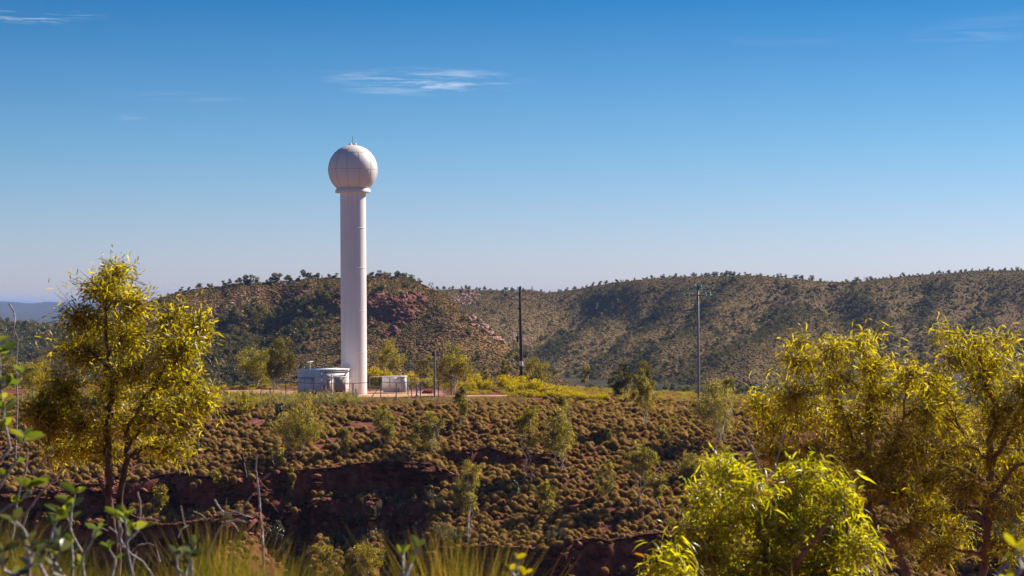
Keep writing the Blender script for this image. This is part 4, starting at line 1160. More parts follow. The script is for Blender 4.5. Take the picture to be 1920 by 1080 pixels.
# stones between the hummocks
n = 9000
X = rng.uniform(-80, 100, n); D = rng.uniform(183, 258, n)
k = np.abs(X / D) < 0.32; X = X[k]; D = D[k]
scatter('loose_stones', 'stone', X, D, ground_z, 0.05, 0.3, zs=0.7, tilt=0.6, kind='stuff')

# --- belt of herbs and shrubs along the rim of the mesa
X, D = jitter(-62, 2, 244.5, 256.5, 0.55)
k = (np.abs(X / D) < 0.3) & (fbm(X * .2, D * .2, 210, 3) > -0.22) & ~((X > -36) & (D > 255.0)) & (pad_mask(X, D) < 0.3)
k &= (D > 246.5 + 4 * fbm(X * 0.1, X * 0, 212, 3) + 3.0 * sst((X + 25) / 10))
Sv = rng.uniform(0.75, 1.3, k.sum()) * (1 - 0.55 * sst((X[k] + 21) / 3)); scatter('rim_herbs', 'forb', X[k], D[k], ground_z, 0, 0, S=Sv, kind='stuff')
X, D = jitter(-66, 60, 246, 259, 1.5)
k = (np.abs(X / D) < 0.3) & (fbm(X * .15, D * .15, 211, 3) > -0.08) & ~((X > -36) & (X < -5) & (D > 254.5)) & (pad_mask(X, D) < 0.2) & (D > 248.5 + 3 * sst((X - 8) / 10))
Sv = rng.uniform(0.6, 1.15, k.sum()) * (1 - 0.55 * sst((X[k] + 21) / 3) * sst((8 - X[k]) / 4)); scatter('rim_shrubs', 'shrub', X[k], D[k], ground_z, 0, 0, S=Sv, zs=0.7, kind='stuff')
X, D = jitter(-75, 70, 262, 300, 1.7)
k = (np.abs(X / D) < 0.33) & (fbm(X * .12, D * .12, 213, 3) > -0.08) & ((pad_mask(X, D) < 0.25) | ((X < -33) & (rng.uniform(size=len(X)) < 0.6))) & ~((X > -36) & (X < -7) & (D < 284))
scatter('back_shrubs', 'shrub', X[k], D[k], ground_z, 0.5, 0.9, zs=0.75, kind='stuff')
X = rng.uniform(-70, 75, 420); D = rng.uniform(196, 250, 420)
k = (np.abs(X / D) < 0.3) & (slope(ground_z, X, D) < 0.8) & (fbm(X * .08, D * .08, 215, 2) > -0.12)
scatter('slope_shrubs', 'slopeshrub', X[k], D[k], ground_z, 0.45, 1.0, zs=0.8, kind='stuff')
# silver grey shrubs low in the gorge
P = []
for (x, y, a, b, n_) in ((705, 1000, 60, 22, 40), (650, 1020, 30, 15, 12), (800, 945, 25, 18, 8), (740, 975, 30, 10, 12), (1060, 1010, 40, 12, 6), (560, 1035, 20, 10, 8), (430, 985, 30, 10, 5), (835, 1010, 25, 20, 12)):
    for _ in range(n_):
        P.append(hit(x + rng.normal() * a * .55, y + rng.normal() * b * .55, ground_z, 186, 262))
P = np.array(P); scatter('silver_shrubs', 'silver', P[:, 0], P[:, 1], ground_z, 0.7, 1.2, kind='stuff')

# --- vegetation of the hill
n = 60000
x = rng.uniform(-150, 1080, n); D = rng.uniform(785, 972, n); X = (x - 960) / F * D
scatter('hill_tussocks', 'tussock', X, D, hillA, 0.3, 0.62, sink=0.1, kind='stuff')
def veg(n, xr, Dr, fn, dens, r=rng):
    x = r.uniform(*xr, n); D = r.uniform(*Dr, n); X = (x - 960) / F * D
    k = r.uniform(size=n) < dens(x, X, D); return X[k], D[k]
def densA(x, X, D):
    t = (D - 815) / 150
    g = 1.6 * np.exp(-((x - 470 - (t - 0.4) * 200) / 85.0) ** 2) * (t < 0.75) + 1.2 * np.exp(-((x - 380) / 60.0) ** 2) * (t < 0.5)
    return np.clip(0.055 + 1.0 * g + 0.4 * np.clip(fbm(X * .02, D * .02, 220, 3) - 0.08, 0, 1), 0, 1) * np.where((t > 0.95) & (x < 800), 0.3, 1)
X, D = veg(9000, (-150, 1060), (785, 985), hillA, densA)
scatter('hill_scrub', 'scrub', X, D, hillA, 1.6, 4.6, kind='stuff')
X, D = veg(2600, (-150, 1080), (785, 990), hillA, lambda x, X, D: 0.35 + 0.5 * (fbm(X * .03, D * .03, 221, 3) > 0.02))
scatter('hill_bushes', 'bush', X, D, hillA, 0.8, 2.0, kind='stuff')
# --- vegetation of the long ridge
n = 110000
x = rng.uniform(780, 2150, n); D = 1000 + 720 * rng.uniform(0, 1, n) ** 1.2; X = (x - 960) / F * D
scatter('ridge_tussocks', 'tussock', X, D, ridgeB, 0.4, 0.85, sink=0.1, kind='stuff')
def densB(x, X, D):
    g = np.zeros(len(X))
    for nodes, wd, dp in GUL:
        nd = np.array(nodes); Dn = rb_t2D(nd[:, 0], nd[:, 1]); Xn = (nd[:, 0] - 960) / F * Dn; o = np.argsort(Dn)
        c = np.interp(D, Dn[o], Xn[o])
        g = np.maximum(g, np.exp(-((X - c - wd * 0.35) / (wd * 0.75)) ** 2) * (D > Dn.min() - 40) * (D < Dn.max() + 30))
    bowl = np.exp(-((x - 1700) / 130.0) ** 2 - ((D - 1330) / 170.0) ** 2)
    tc_ = (D - 1000) / (ip(x, RB_DC) - 1000)
    return np.clip(0.045 + 0.6 * g + 0.4 * bowl + 0.5 * np.clip(fbm(X * .015, D * .01, 230, 3) - 0.05, 0, 1), 0, 1) * np.where(tc_ > 0.93, 0.12, 1)
X, D = veg(26000, (780, 2150), (1000, 1760), ridgeB, densB)
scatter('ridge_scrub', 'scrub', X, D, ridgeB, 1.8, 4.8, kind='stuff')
X, D = veg(8000, (780, 2150), (1000, 1760), ridgeB, lambda x, X, D: np.where((D - 1000) / (ip(x, RB_DC) - 1000) > 0.95, 0.25, 0.5))
scatter('ridge_bushes', 'bush', X, D, ridgeB, 0.9, 2.2, kind='stuff')
# --- woodland of the valley floor and the low rise far left
X, D = veg(9000, (-500, 2100), (320, 1000), ground_z, lambda x, X, D: 0.5 + 0 * X)
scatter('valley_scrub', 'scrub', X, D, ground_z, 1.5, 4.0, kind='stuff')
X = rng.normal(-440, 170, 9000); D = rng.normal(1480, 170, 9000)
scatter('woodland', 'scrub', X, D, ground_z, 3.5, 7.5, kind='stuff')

# ------------------------------------------------------------------ single trees along the skylines
def small_tree(label, group, x, ybase, hpx, fn, D0, D1, wide=1.0, mesh=None, r=rng):
    # stand it on the crest
    Dd = np.arange(D0, D1, 1.0); Xd = (x - 960) / F * Dd; el = fn(Xd, Dd) / Dd
    k = int(np.argmax(el)); Dt = Dd[k]
    h = 0.74 * hpx * Dt / F
    o = bpy.data.objects.new('gum_tree', scr[r.integers(6)] if mesh is None else mesh); link(o)
    o.location = (Xd[k], Dt, float(fn(Xd[k:k + 1], Dd[k:k + 1])[0]) - 0.12 * h)
    o.rotation_euler = (0, 0, r.uniform(0, 6.28)); o.scale = (h * wide * r.uniform(.8, 1.2), h * wide, h * 1.05)
    tag(o, label, 'tree', group)
gA = 'gum trees along the crest of the rocky hill'; lA = 'small dark gum tree on the crest of the rocky hill'
for x, h, w_ in ((340, 14, 1), (352, 12, 1), (371, 19, 1), (392, 14, 1), (398, 12, 1), (421, 17, .8), (431, 15, 1), (448, 18, 1.2), (462, 24, 1.3), (470, 26, 1.3), (481, 18, 1),
                 (512, 24, 1.3), (520, 26, 1.2), (538, 20, 1.3), (545, 16, 1), (574, 28, 1.0), (584, 20, 1.3), (592, 18, 1.1), (604, 13, 0.22), (618, 12, 1.2), (629, 14, 1.4), (695, 16, 1.3), (714, 18, 1.4),
                 (732, 14, 1.2), (750, 19, 1.2), (762, 14, 1.4), (773, 13, 1.3), (786, 12, 1.3), (560, 12, 1.2), (500, 10, 1), (704, 12, 1.2), (742, 12, 1)):
    small_tree(lA, gA, x, 0, h, hillA, 900, 1000, w_)
gB = 'gum trees along the crest of the long ridge'; lB = 'tiny gum tree on the skyline of the long far ridge'
xs = [803, 812, 820, 834, 842, 849, 866, 873, 880, 893, 899, 908, 921, 932, 948, 958, 983, 1014, 1020, 1030, 1046, 1052, 1062, 1078, 1092, 1100, 1112, 1125, 1138, 1157, 1166, 1169, 1178, 1190, 1207, 1212, 1222, 1238, 1243, 1255,
      1268, 1276, 1284, 1298, 1306, 1316, 1322, 1330, 1337, 1345, 1352, 1360, 1366, 1371, 1378, 1385, 1398, 1408, 1420, 1427, 1440, 1450, 1458, 1464, 1473, 1490, 1500, 1506, 1516, 1540, 1560, 1585, 1588, 1600, 1604, 1612, 1626, 1632, 1640, 1648, 1655,
      1662, 1670, 1688, 1694, 1704, 1712, 1722, 1730, 1748, 1762, 1769, 1776, 1780, 1790, 1800, 1812, 1822, 1836, 1845, 1852, 1860, 1874, 1885, 1898, 1905, 1915]
for x in xs:
    h = 5 + 8 * rng.uniform() ** 1.6 + (4 if 1320 < x < 1390 or x in (873, 948, 1604, 1626, 1885, 1706) else 0)
    small_tree(lB, gB, x, 0, h, ridgeB, 1300, 1900, rng.uniform(0.9, 1.4))

# ------------------------------------------------------------------ the trees of the mesa and the gorge slope
r2 = np.random.default_rng(77)
# x, top row, base row, width px, distance (0: found on the slope), stems, crown fraction, leaf mat, leaves, label
TREES = [
 (525, 637, 720, 56, 288, 2, .78, 'leaf_dark', 6500, 'rounded dense dark green tree behind and left of the white hut'),
 (482, 662, 722, 74, 296, 3, .8, 'leaf_mid', 4600, 'broad lighter green spreading tree left of the rounded dark tree'),
 (725, 644, 722, 56, 296, 2, .7, 'leaf_mid', 2600, 'airy gum with pale forked trunk above the generator cabinet'),
 (852, 660, 741, 62, 263, 2, .74, 'leaf_mid', 3800, 'leafy yellow green gum with two thin trunks right of the fence post'),
 (800, 670, 716, 30, 296, 2, .8, 'leaf_mid', 1300, 'small bush like tree just left of the slim grey fence post'),
 (910, 682, 722, 18, 298, 1, .75, 'leaf_mid', 700, 'small narrow tree between the leafy gum and the wooden pole'),
 (946, 679, 724, 30, 298, 2, .8, 'leaf_dark', 1200, 'dark rounded sapling close on the left of the wooden pole'),
 (1006, 677, 724, 48, 297, 3, .85, 'leaf_mid', 2200, 'olive bushy tree close on the right of the wooden pole'),
 (1100, 690, 736, 18, 290, 1, .6, 'leaf_mid', 600, 'tiny thin tree alone right of the yellow flowering shrubs'),
 (1166, 699, 748, 42, 262, 3, .7, 'leaf_dark', 2200, 'dark green gum immediately left of the yellow crowned tree'),
 (1172, 677, 735, 26, 285, 1, .55, 'leaf_dark', 900, 'dark tuft crowned tree standing behind the dark green gum'),
 (1207, 680, 735, 34, 284, 1, .5, 'leaf_dark', 1100, 'dark flat tufted crown rising behind the yellow crowned tree'),
 (1205, 705, 0, 50, 0, 3, .55, 'leaf_mid', 2600, 'yellow crowned gum with dark forked lower stems on the rim', 806),
 (1348, 722, 0, 84, 0, 5, .68, 'leaf_pale', 3800, 'wide grey green gum with many pale stems near the steel pole', 832),
 (1366, 706, 744, 30, 262, 2, .7, 'leaf_mid', 1000, 'small dull tree peeping out behind the wide grey green gum'),
 (868, 726, 0, 34, 0, 3, .75, 'leaf_mid', 1700, 'slim upright gum below the dirt track end', 802),
 (460, 741, 0, 44, 0, 2, .9, 'leaf_yellow', 1500, 'bright yellow green round bush on the rim left of the hut', 777),
 (395, 730, 0, 34, 0, 2, .9, 'leaf_mid', 1300, 'green bush at the right edge of the big left tree', 782),
 (562, 775, 0, 90, 0, 3, .68, 'leaf_mid', 3600, 'broad crowned gum with two white trunks below the white hut', 856),
 (722, 768, 0, 46, 0, 4, .85, 'leaf_pale', 2200, 'rounded hazy shrub tree on the slope below the generator', 834),
 (774, 788, 0, 34, 0, 2, .85, 'leaf_pale', 1300, 'thin pale shrub tree left of a taller twin on the slope', 850),
 (811, 773, 0, 46, 0, 3, .85, 'leaf_pale', 2000, 'tall hazy shrub tree above the start of the upper rock ledge', 855),
 (640, 804, 0, 34, 0, 3, .85, 'leaf_pale', 1300, 'faint grey shrub tree below the white trunked gum', 856),
 (521, 758, 0, 30, 0, 3, .9, 'leaf_grey', 1100, 'grey green bush directly above the white trunked gum', 796),
 (519, 838, 0, 32, 0, 2, .8, 'leaf_pale', 1000, 'small pale bushy tree on the slope above the left cliff', 880),
 (992, 765, 0, 50, 0, 2, .50, 'leaf_mid', 2200, 'tall gum with long bare white trunk in the slope centre', 900),
 (1052, 778, 0, 62, 0, 4, .66, 'leaf_pale', 3600, 'full rounded gum with several thin white stems at the slope centre', 882),
 (1052, 741, 0, 26, 0, 1, .9, 'leaf_mid', 1000, 'small yellowish bush on the rim below the yellow shrubs', 782),
 (883, 875, 0, 60, 0, 3, .62, 'leaf_pale', 3800, 'prominent pale crowned gum with slender white trunks low on the slope', 1006),
 (1138, 864, 0, 38, 0, 2, .8, 'leaf_pale', 1400, 'narrow airy gum leaning over its pale stems mid slope', 942),
 (1200, 838, 0, 52, 0, 3, .52, 'leaf_mid', 2200, 'yellow green gum with three bare white legs on the right slope', 948),
 (1238, 886, 0, 46, 0, 2, .55, 'leaf_pale', 1500, 'thin brownish gum just right of the three legged gum', 962),
 (1020, 908, 0, 46, 0, 2, .85, 'leaf_mid', 1700, 'leaning yellow green gum on the lower slope right of the pale gum', 970),
 (969, 905, 0, 24, 0, 1, .5, 'leaf_grey', 600, 'tiny tuft topped sapling between two gums on the lower slope', 948),
 (521, 983, 0, 34, 0, 2, .85, 'leaf_grey', 1300, 'grey green sapling in the dark gorge right of the dead pole stem', 1045),
 (610, 1022, 0, 46, 0, 3, .85, 'leaf_mid', 1500, 'leafy bush at the bottom of the gorge left of a greener one', 1085),
 (690, 1028, 0, 66, 0, 4, .85, 'leaf_mid', 2200, 'fresh green bush at the bottom of the gorge below silver shrubs', 1092),
 (408, 893, 0, 26, 0, 1, .55, 'leaf_mid', 700, 'tiny tree clinging to the rim of the left cliff', 935),
 (545, 885, 0, 26, 0, 1, .8, 'leaf_mid', 800, 'small leafy sapling at the left end of the red rock face', 930),
 (295, 915, 0, 40, 0, 1, .8, 'leaf_mid', 1100, 'small tree growing from the cliff right of the big tree trunks', 965),
 (1300, 862, 0, 60, 0, 3, .9, 'leaf_pale', 2200, 'pale green dome shaped bush at the left of the bright foreground foliage', 900),
 (1245, 800, 0, 34, 0, 2, .8, 'leaf_mid', 900, 'small scruffy sapling on the slope left of the wide gum', 838),
 (1275, 1008, 0, 56, 0, 3, .9, 'leaf_pale', 1800, 'pale bush at the lower gorge edge behind the bright leaves', 1060),
 (20, 672, 712, 50, 290, 2, .8, 'leaf_mid', 1700, 'orange tinged bushy tree at the far left mesa edge'),
 (55, 690, 742, 60, 268, 3, .85, 'leaf_yellow', 2000, 'yellow green bushy tree at the far left below an orange one'),
 (78, 676, 716, 48, 288, 2, .8, 'leaf_mid', 1600, 'rusty topped tree beside the big left tree'),
 (1140, 800, 0, 20, 0, 2, .7, 'leaf_pale', 500, 'wispy low sapling left of the scruffy sapling', 830),
 (1780, 1010, 0, 70, 0, 3, .9, 'leaf_mid', 2200, 'dull green bush in shade between the two right hand trees', 1060),
 (1890, 975, 0, 80, 0, 3, .9, 'leaf_grey', 2400, 'shaded green bush low at the right edge', 1030),
]
for T in TREES:
    x, yt, yb, wpx, Dg, stems, cf, mat, nl, lab = T[:10]
    if Dg == 0:
        yb = T[10]; X, Dg, Z = hit(x, yb, ground_z, 186, 300, 0.25)
    else:
        X = (x - 960) / F * Dg; Z = gz(X, Dg)
    kk = F / Dg; ztop = (HZ - yt) / kk
    h = max(ztop - Z, 1.2); wd = 1.3 * wpx / kk
    me = gum_tree(h, wd, r2, stems, cf, int(nl * 2.2), 0.20, lobes=7 if nl > 2000 else 5, mat=mat, stem_r=0.02 + 0.009 * h,
                  bark='bark_pale' if mat != 'leaf_dark' else 'bark_grey', dens=0.2 if mat != 'leaf_dark' else 0.17)
    plant_tree('gum_tree' if cf < .86 else 'bush', me, (X, Dg, Z), 0, 1.0, lab, 'tree' if cf < .86 else 'bush')

# dead trees
def dead_tree(x, yt, yb, label, r, D0=186, n=4, spread=0.3, rad=0.07):
    X, D, Z = hit(x, yb, ground_z, D0, 300, 0.25); h = (HZ - yt) / F * D - Z
    e = empty('dead_tree', (X, D, Z), label=label, cat='dead tree')
    P = wiggle((0, 0, -.2), (r.normal() * 0.2, 0, h), 10, 0.05, r)
    MB().tube(P, np.linspace(rad, rad * .3, 10), 6).build('trunk', M['bark_pale'], e)
    for _ in range(n):
        k = r.integers(3, 9); q = P[k] + np.array([r.normal() * spread, r.normal() * spread, r.uniform(.2, .6)]) * h * .5
        MB().tube(wiggle(P[k], q, 6, .08, r), np.linspace(rad * .5, rad * .15, 6), 4).build('branch', M['bark_pale'], e)
dead_tree(1742, 752, 812, 'dead white tree stump between the two right hand trees', r2)
dead_tree(1275, 742, 772, 'thin grey dead shrub on the rim left of the steel pole', r2, n=7, spread=.5, rad=.05)
X, D, Z = hit(883, 858, ground_z, 200, 260)
MB().tube([(0, 0, -.2), (.03, 0, .5), (.1, 0, .85), (.08, 0, 1.0)], [.13, .12, .1, .05], 7).build('burnt_stump', M['dark'], None, label='small black burnt stump on the bare ledge edge', cat='stump').location = (X, D, Z)

# yellow flowering shrubs beside the wooden pole
YS = [(893, 716, 34, 12), (915, 722, 24, 10), (948, 722, 40, 16), (975, 727, 46, 15), (1010, 730, 50, 17), (1040, 738, 44, 14), (1000, 744, 52, 13), (1066, 742, 34, 10),
      (1035, 748, 44, 10), (880, 724, 22, 8), (720, 706, 30, 12), (700, 702, 26, 10), (800, 716, 30, 8), (830, 722, 22, 8), (770, 708, 28, 8), (1085, 752, 40, 7), (1120, 752, 36, 6)]
for i, (x, y, wpx, hpx) in enumerate(YS):
    Dg = 270 + (730 - y) * 0.9 if y < 735 else 264 - (y - 735) * 0.5
    if i in (10, 11, 12, 13, 14): Dg = 288
    X = (x - 960) / F * Dg; kk = F / Dg
    rr_ = np.random.default_rng(300 + i)
    o = mobj('wattle_shrub', shrub_mesh(rr_, 'leaf_yellow', 2600, 0.10, 0.8), None)
    Z = gz(X, Dg); ht = max((HZ - (y - hpx)) / kk - Z, 0.9)
    o.location = (X, Dg, Z - 0.05); o.scale = (wpx / kk / 1.25, wpx / kk / 1.4, ht * 1.2 / 0.82)
    tag(o, 'low yellow flowering shrub in the golden thicket near the wooden pole' if i not in (10, 11, 12, 13, 14) else 'yellow flowering shrub behind the wire fence of the tower',
        'shrub', 'yellow flowering shrubs by the wooden pole' if i not in (10, 11, 12, 13, 14) else 'yellow shrubs behind the fence')

# ------------------------------------------------------------------ big foreground gums
def near_gum(label, D, lobes, stems, nt, per, leafL, leafW, mat, bark, seed, droop=0.9, dspread=0.5, tb=0.0, limbs=()):
    """lobes: (px x, px y, rx, ry[, weight]) of the crown; stems: pixel polylines with radii in m"""
    r = np.random.default_rng(seed)
    kk = F / D
    bx, by = stems[0][0][0], stems[0][0][1]
    base = at(bx, by, D)
    e = empty('gum_tree', base, label=label, cat='tree')
    cen = np.array([[(l[0] - 960) / kk, D, (HZ - l[1]) / kk] for l in lobes]); rad = np.array([[l[2] / kk, l[2] / kk * 1.0, l[3] / kk] for l in lobes])
    depth = np.abs(cen[:, 0] - cen[:, 0].mean()).max() * 0.55
    cen[:, 1] += r.uniform(-1, 1, len(cen)) * depth * 0.8
    sk = []
    for s in stems:
        P = np.array([at(p[0], p[1], D) for p in s]); P[:, 1] += np.linspace(0, 1, len(P)) * r.uniform(-.3, .3)
        # resample with gentle wiggle
        t = np.linspace(0, len(P) - 1, (len(P) - 1) * 5 + 1); Q = np.stack([np.interp(t, np.arange(len(P)), P[:, i]) for i in range(3)], -1)
        Q[1:-1] += r.normal(size=(len(Q) - 2, 3)) * 0.012
        rr = np.interp(t, np.arange(len(P)), [p[2] for p in s])
        MB().tube(Q - base, rr, 8).build('trunk', M[bark], e, smooth=True)
        sk.append(np.hstack([Q, rr[:, None]]))
    sk = np.vstack(sk)
    # limbs to each lobe
    limb = MB(); nodes = [sk[:, :3]]
    for c in cen:
        d = np.linalg.norm(sk[:, :3] - c, axis=1) + 0.8 * np.maximum(sk[:, 2] - c[2] + 0.1, 0)
        k = int(np.argmin(d)); P = wiggle(sk[k, :3], c, 10, 0.07, r, -0.05)
        limb.tube(P - base, np.linspace(max(min(sk[k, 3] * .6, 0.03), 0.012), 0.006, 10), 5); nodes.append(P[3:])
    nodes = np.vstack(nodes)
    w = np.array([l[4] if len(l) > 4 else l[2] * l[3] for l in lobes], float) if True else None
    w = rad[:, 0] * rad[:, 2]; w = w / w.sum()
    ci = r.choice(len(cen), nt, p=w)
    q = unit(r.normal(size=(nt, 3))) * (r.uniform(0.1, 1.0, (nt, 1)) ** 0.42) * np.where(r.uniform(size=(nt, 1)) < 0.22, r.uniform(1.1, 1.6, (nt, 1)), 1.0)
    end = cen[ci] + q * rad[ci]
    LP = []; LD = []; LT = []
    for i in range(nt):
        dd = np.linalg.norm(nodes - end[i], axis=1); k = int(np.argmin(dd + 0.5 * r.uniform(0, .4, len(dd))))
        L = min(dd[k], 1.0)
        st = end[i] + (nodes[k] - end[i]) * min(1, L / (dd[k] + 1e-6))
        P = wiggle(st, end[i], 6, 0.06, r, -0.04 * L)
        if L > 0.1: limb.tube(P - base, np.linspace(0.0045, 0.0018, 6), 3)
        m = int(per * r.uniform(0.6, 1.3)); t = 1 - 0.34 / max(L, 0.34) * r.uniform(0, 1, m)
        Q = st + (end[i] - st) * t[:, None] + r.normal(size=(m, 3)) * 0.06
        LP.append(Q - base); tw = r.normal(size=3) * 0.35
        LD.append(r.normal(size=(m, 3)) * 0.9 + unit(end[i] - st) * 0.45 + tw + np.array([0.15, 0, 0.02]))
        LT.append(np.clip(r.uniform(0.1, 0.95, m) + r.uniform(-.2, .2) + tb, 0, 1))
    LP = np.vstack(LP); LD = np.vstack(LD); LT = np.concatenate(LT)
    limb.build('branches', M[bark], e)
    n = len(LP)
    leaf_obj('crown', [leaf_arrays(LP, LD, leafL * r.uniform(.55, 1.25, n), leafW * r.uniform(.7, 1.2, n), r, droop, near=True, t=LT)], M[mat], e)
    return e

near_gum('large leafy gum with two dark stems standing in the left foreground', 22,
         [(205, 510, 42, 34), (185, 550, 70, 40), (250, 570, 60, 45), (150, 600, 60, 40), (320, 600, 58, 42), (225, 630, 80, 50), (350, 650, 50, 55), (140, 660, 62, 50), (270, 690, 80, 50),
          (345, 720, 50, 50), (115, 730, 55, 45), (200, 730, 75, 50), (95, 800, 48, 45), (160, 800, 60, 42), (300, 780, 62, 40), (340, 800, 38, 40), (235, 800, 40, 25), (130, 850, 40, 18), (375, 620, 22, 40), (85, 770, 40, 40), (190, 850, 50, 26), (330, 845, 40, 26), (380, 760, 26, 40), (280, 840, 40, 22), (100, 850, 36, 30)],
         [[(214, 1240, .05), (216, 1010, .045), (205, 930, .042), (207, 860, .04), (203, 800, .034), (215, 740, .03), (205, 660, .022), (200, 560, .012)],
          [(220, 1240, .045), (222, 1010, .04), (222, 940, .036), (236, 860, .034), (240, 800, .03), (262, 760, .026), (300, 700, .02), (330, 640, .012)],
          [(236, 850, .02), (268, 800, .016), (310, 770, .012)], [(205, 860, .018), (180, 820, .014), (140, 790, .01)], [(212, 985, .022), (196, 910, .018), (186, 880, .008)]],
         2200, 9, 0.098, 0.0155, 'leaf_near', 'bark_dark', 501, 0.3)
near_gum('tall drooping gum with leaning pink trunk, middle of the right foreground', 20,
         [(1560, 650, 60, 26), (1610, 640, 30, 20), (1510, 680, 55, 38), (1640, 690, 66, 34), (1580, 710, 80, 45), (1480, 740, 60, 42), (1660, 740, 60, 45), (1540, 780, 90, 45), (1450, 800, 45, 40), (1630, 800, 80, 45),
          (1500, 840, 70, 38), (1600, 860, 85, 40), (1690, 850, 45, 45), (1440, 850, 35, 32), (1680, 920, 40, 34), (1560, 910, 60, 32), (1500, 930, 50, 40), (1700, 990, 34, 40), (1600, 980, 60, 40), (1655, 625, 22, 14), (1500, 640, 20, 16), (1735, 770, 34, 40), (1700, 700, 40, 34), (1430, 760, 30, 40), (1740, 850, 40, 40), (1640, 900, 60, 40)],
         [[(1700, 1080, .048), (1680, 1020, .044), (1640, 975, .04), (1628, 940, .036), (1628, 860, .028), (1632, 780, .024), (1635, 700, .012)],
          [(1640, 975, .03), (1590, 930, .022), (1540, 880, .018), (1470, 800, .01)], [(1628, 880, .022), (1590, 800, .016), (1560, 720, .012), (1550, 660, .006)],
          [(1630, 900, .018), (1670, 840, .012), (1690, 780, .008)]],
         1800, 8, 0.12, 0.0115, 'leaf_near', 'bark_red', 502, 0.45, tb=0.08)
near_gum('drooping gum with straight reddish trunk at the right edge of the foreground', 20.5,
         [(1830, 645, 55, 26), (1780, 670, 50, 34), (1880, 680, 50, 36), (1830, 710, 70, 45), (1760, 730, 50, 42), (1915, 720, 50, 46), (1960, 690, 40, 40), (1880, 770, 66, 48), (1800, 790, 62, 45), (1940, 800, 50, 50),
          (1770, 850, 50, 40), (1860, 850, 62, 40), (1920, 880, 55, 48), (1800, 910, 50, 36), (1890, 950, 50, 36), (1750, 950, 46, 40), (1730, 900, 36, 40), (1800, 1000, 45, 34), (1990, 800, 50, 80), (1900, 1020, 60, 40), (1740, 1030, 50, 40), (1730, 720, 36, 34), (1720, 790, 36, 40), (1960, 900, 60, 70), (1950, 760, 50, 60), (1770, 625, 26, 14), (1890, 635, 24, 16)],
         [[(1842, 1080, .042), (1848, 1000, .04), (1862, 930, .036), (1854, 860, .034), (1866, 790, .028), (1850, 710, .022), (1835, 650, .01)],
          [(1856, 880, .03), (1890, 820, .024), (1925, 760, .016)], [(1856, 870, .022), (1820, 830, .016), (1780, 740, .01)], [(1862, 930, .02), (1900, 870, .016), (1960, 850, .01)]],
         1950, 8, 0.12, 0.0115, 'leaf_near', 'bark_red', 503, 0.45, tb=0.06)
near_gum('bright yellow green leafy sapling lowest of the right foreground trees', 14,
         [(1350, 875, 34, 20), (1400, 905, 44, 22), (1320, 930, 34, 26), (1415, 950, 40, 26), (1530, 895, 46, 20), (1585, 930, 36, 28), (1500, 950, 34, 30), (1370, 985, 60, 26), (1480, 1005, 60, 30), (1565, 1000, 56, 34),
          (1295, 1000, 34, 22), (1335, 1045, 54, 24), (1440, 1060, 60, 30), (1560, 1065, 66, 34), (1610, 1020, 26, 34), (1265, 1050, 28, 20), (1400, 1110, 110, 36), (1550, 1120, 80, 36)],
         [[(1450, 1230, .035), (1445, 1120, .03), (1440, 1040, .024), (1420, 960, .016), (1390, 900, .008)], [(1445, 1120, .024), (1500, 1040, .018), (1545, 960, .01)], [(1445, 1130, .02), (1370, 1060, .014), (1300, 1010, .008)],
          [(1450, 1140, .02), (1540, 1090, .014), (1590, 1010, .008)]],
         1250, 9, 0.10, 0.0135, 'leaf_bright', 'bark_red', 504, 0.4)
near_gum('small leafy shoot sticking up in front of the bright sapling, lower left of it', 13,
         [(1255, 1035, 26, 18), (1235, 1060, 24, 14), (1275, 1075, 30, 20)],
         [[(1290, 1180, .012), (1275, 1120, .01), (1262, 1070, .007), (1250, 1030, .004)]],
         26, 12, 0.12, 0.018, 'leaf_bright', 'bark_red', 505, 0.8)

# ------------------------------------------------------------------ dead sticks of the foreground
def stick(label, D, lines, bark='bark_grey', cat='dead branch', name='dead_branch'):
    base = at(lines[0][0][0], lines[0][0][1], D); m = MB(); r = np.random.default_rng(int(lines[0][0][0] * 7))
    lines = [[(p[0], p[1], p[2] * 0.6) for p in l] for l in lines]
    for l in lines:
        P = np.array([at(p[0], p[1], D) for p in l]); P[:, 1] += np.cumsum(r.normal(size=len(P))) * .04
        t = np.linspace(0, len(P) - 1, (len(P) - 1) * 6 + 1)
        Q = np.stack([np.interp(t, np.arange(len(P)), P[:, i]) for i in range(3)], -1)
        for _ in range(3): Q[1:-1] = (Q[:-2] + 2 * Q[1:-1] + Q[2:]) / 4
        Q[1:-1] += r.normal(size=(len(Q) - 2, 3)) * 0.0009 * D / 8
        m.tube(Q - base, np.interp(t, np.arange(len(P)), [p[2] for p in l]), 7)
    o = m.build(name, M[bark], None, smooth=True, label=label, cat=cat); o.location = base
    return o
stick('long thin bare pole like stem rising from the gorge edge, left of the centre', 14,
      [[(470, 1090, .020), (471, 1030, .018), (473, 1015, .019), (467, 1000, .016), (472, 975, .013), (487, 950, .012), (486, 900, .011), (478, 880, .010), (481, 855, .005)],
       [(487, 950, .006), (495, 940, .004)]][::1] and
      [[(492, 1090, .016), (494, 1050, .016), (493, 1018, .016), (490, 1003, .014), (488, 975, .013), (484, 940, .0135), (481, 905, .012), (477, 880, .009), (481, 850, .004)]])
stick('pale forked dead branches arching low at the left centre of the gorge', 12,
      [[(378, 1075, .010), (392, 1030, .010), (415, 985, .011), (440, 975, .010), (466, 978, .007)], [(404, 935, .009), (411, 948, .010), (418, 960, .009), (428, 962, .008), (445, 958, .010), (462, 964, .008), (474, 970, .006)],
       [(445, 958, .009), (456, 950, .007), (468, 932, .004)], [(425, 962, .006), (430, 945, .004), (432, 930, .003)], [(428, 976, .007), (438, 990, .006), (445, 998, .004)]])
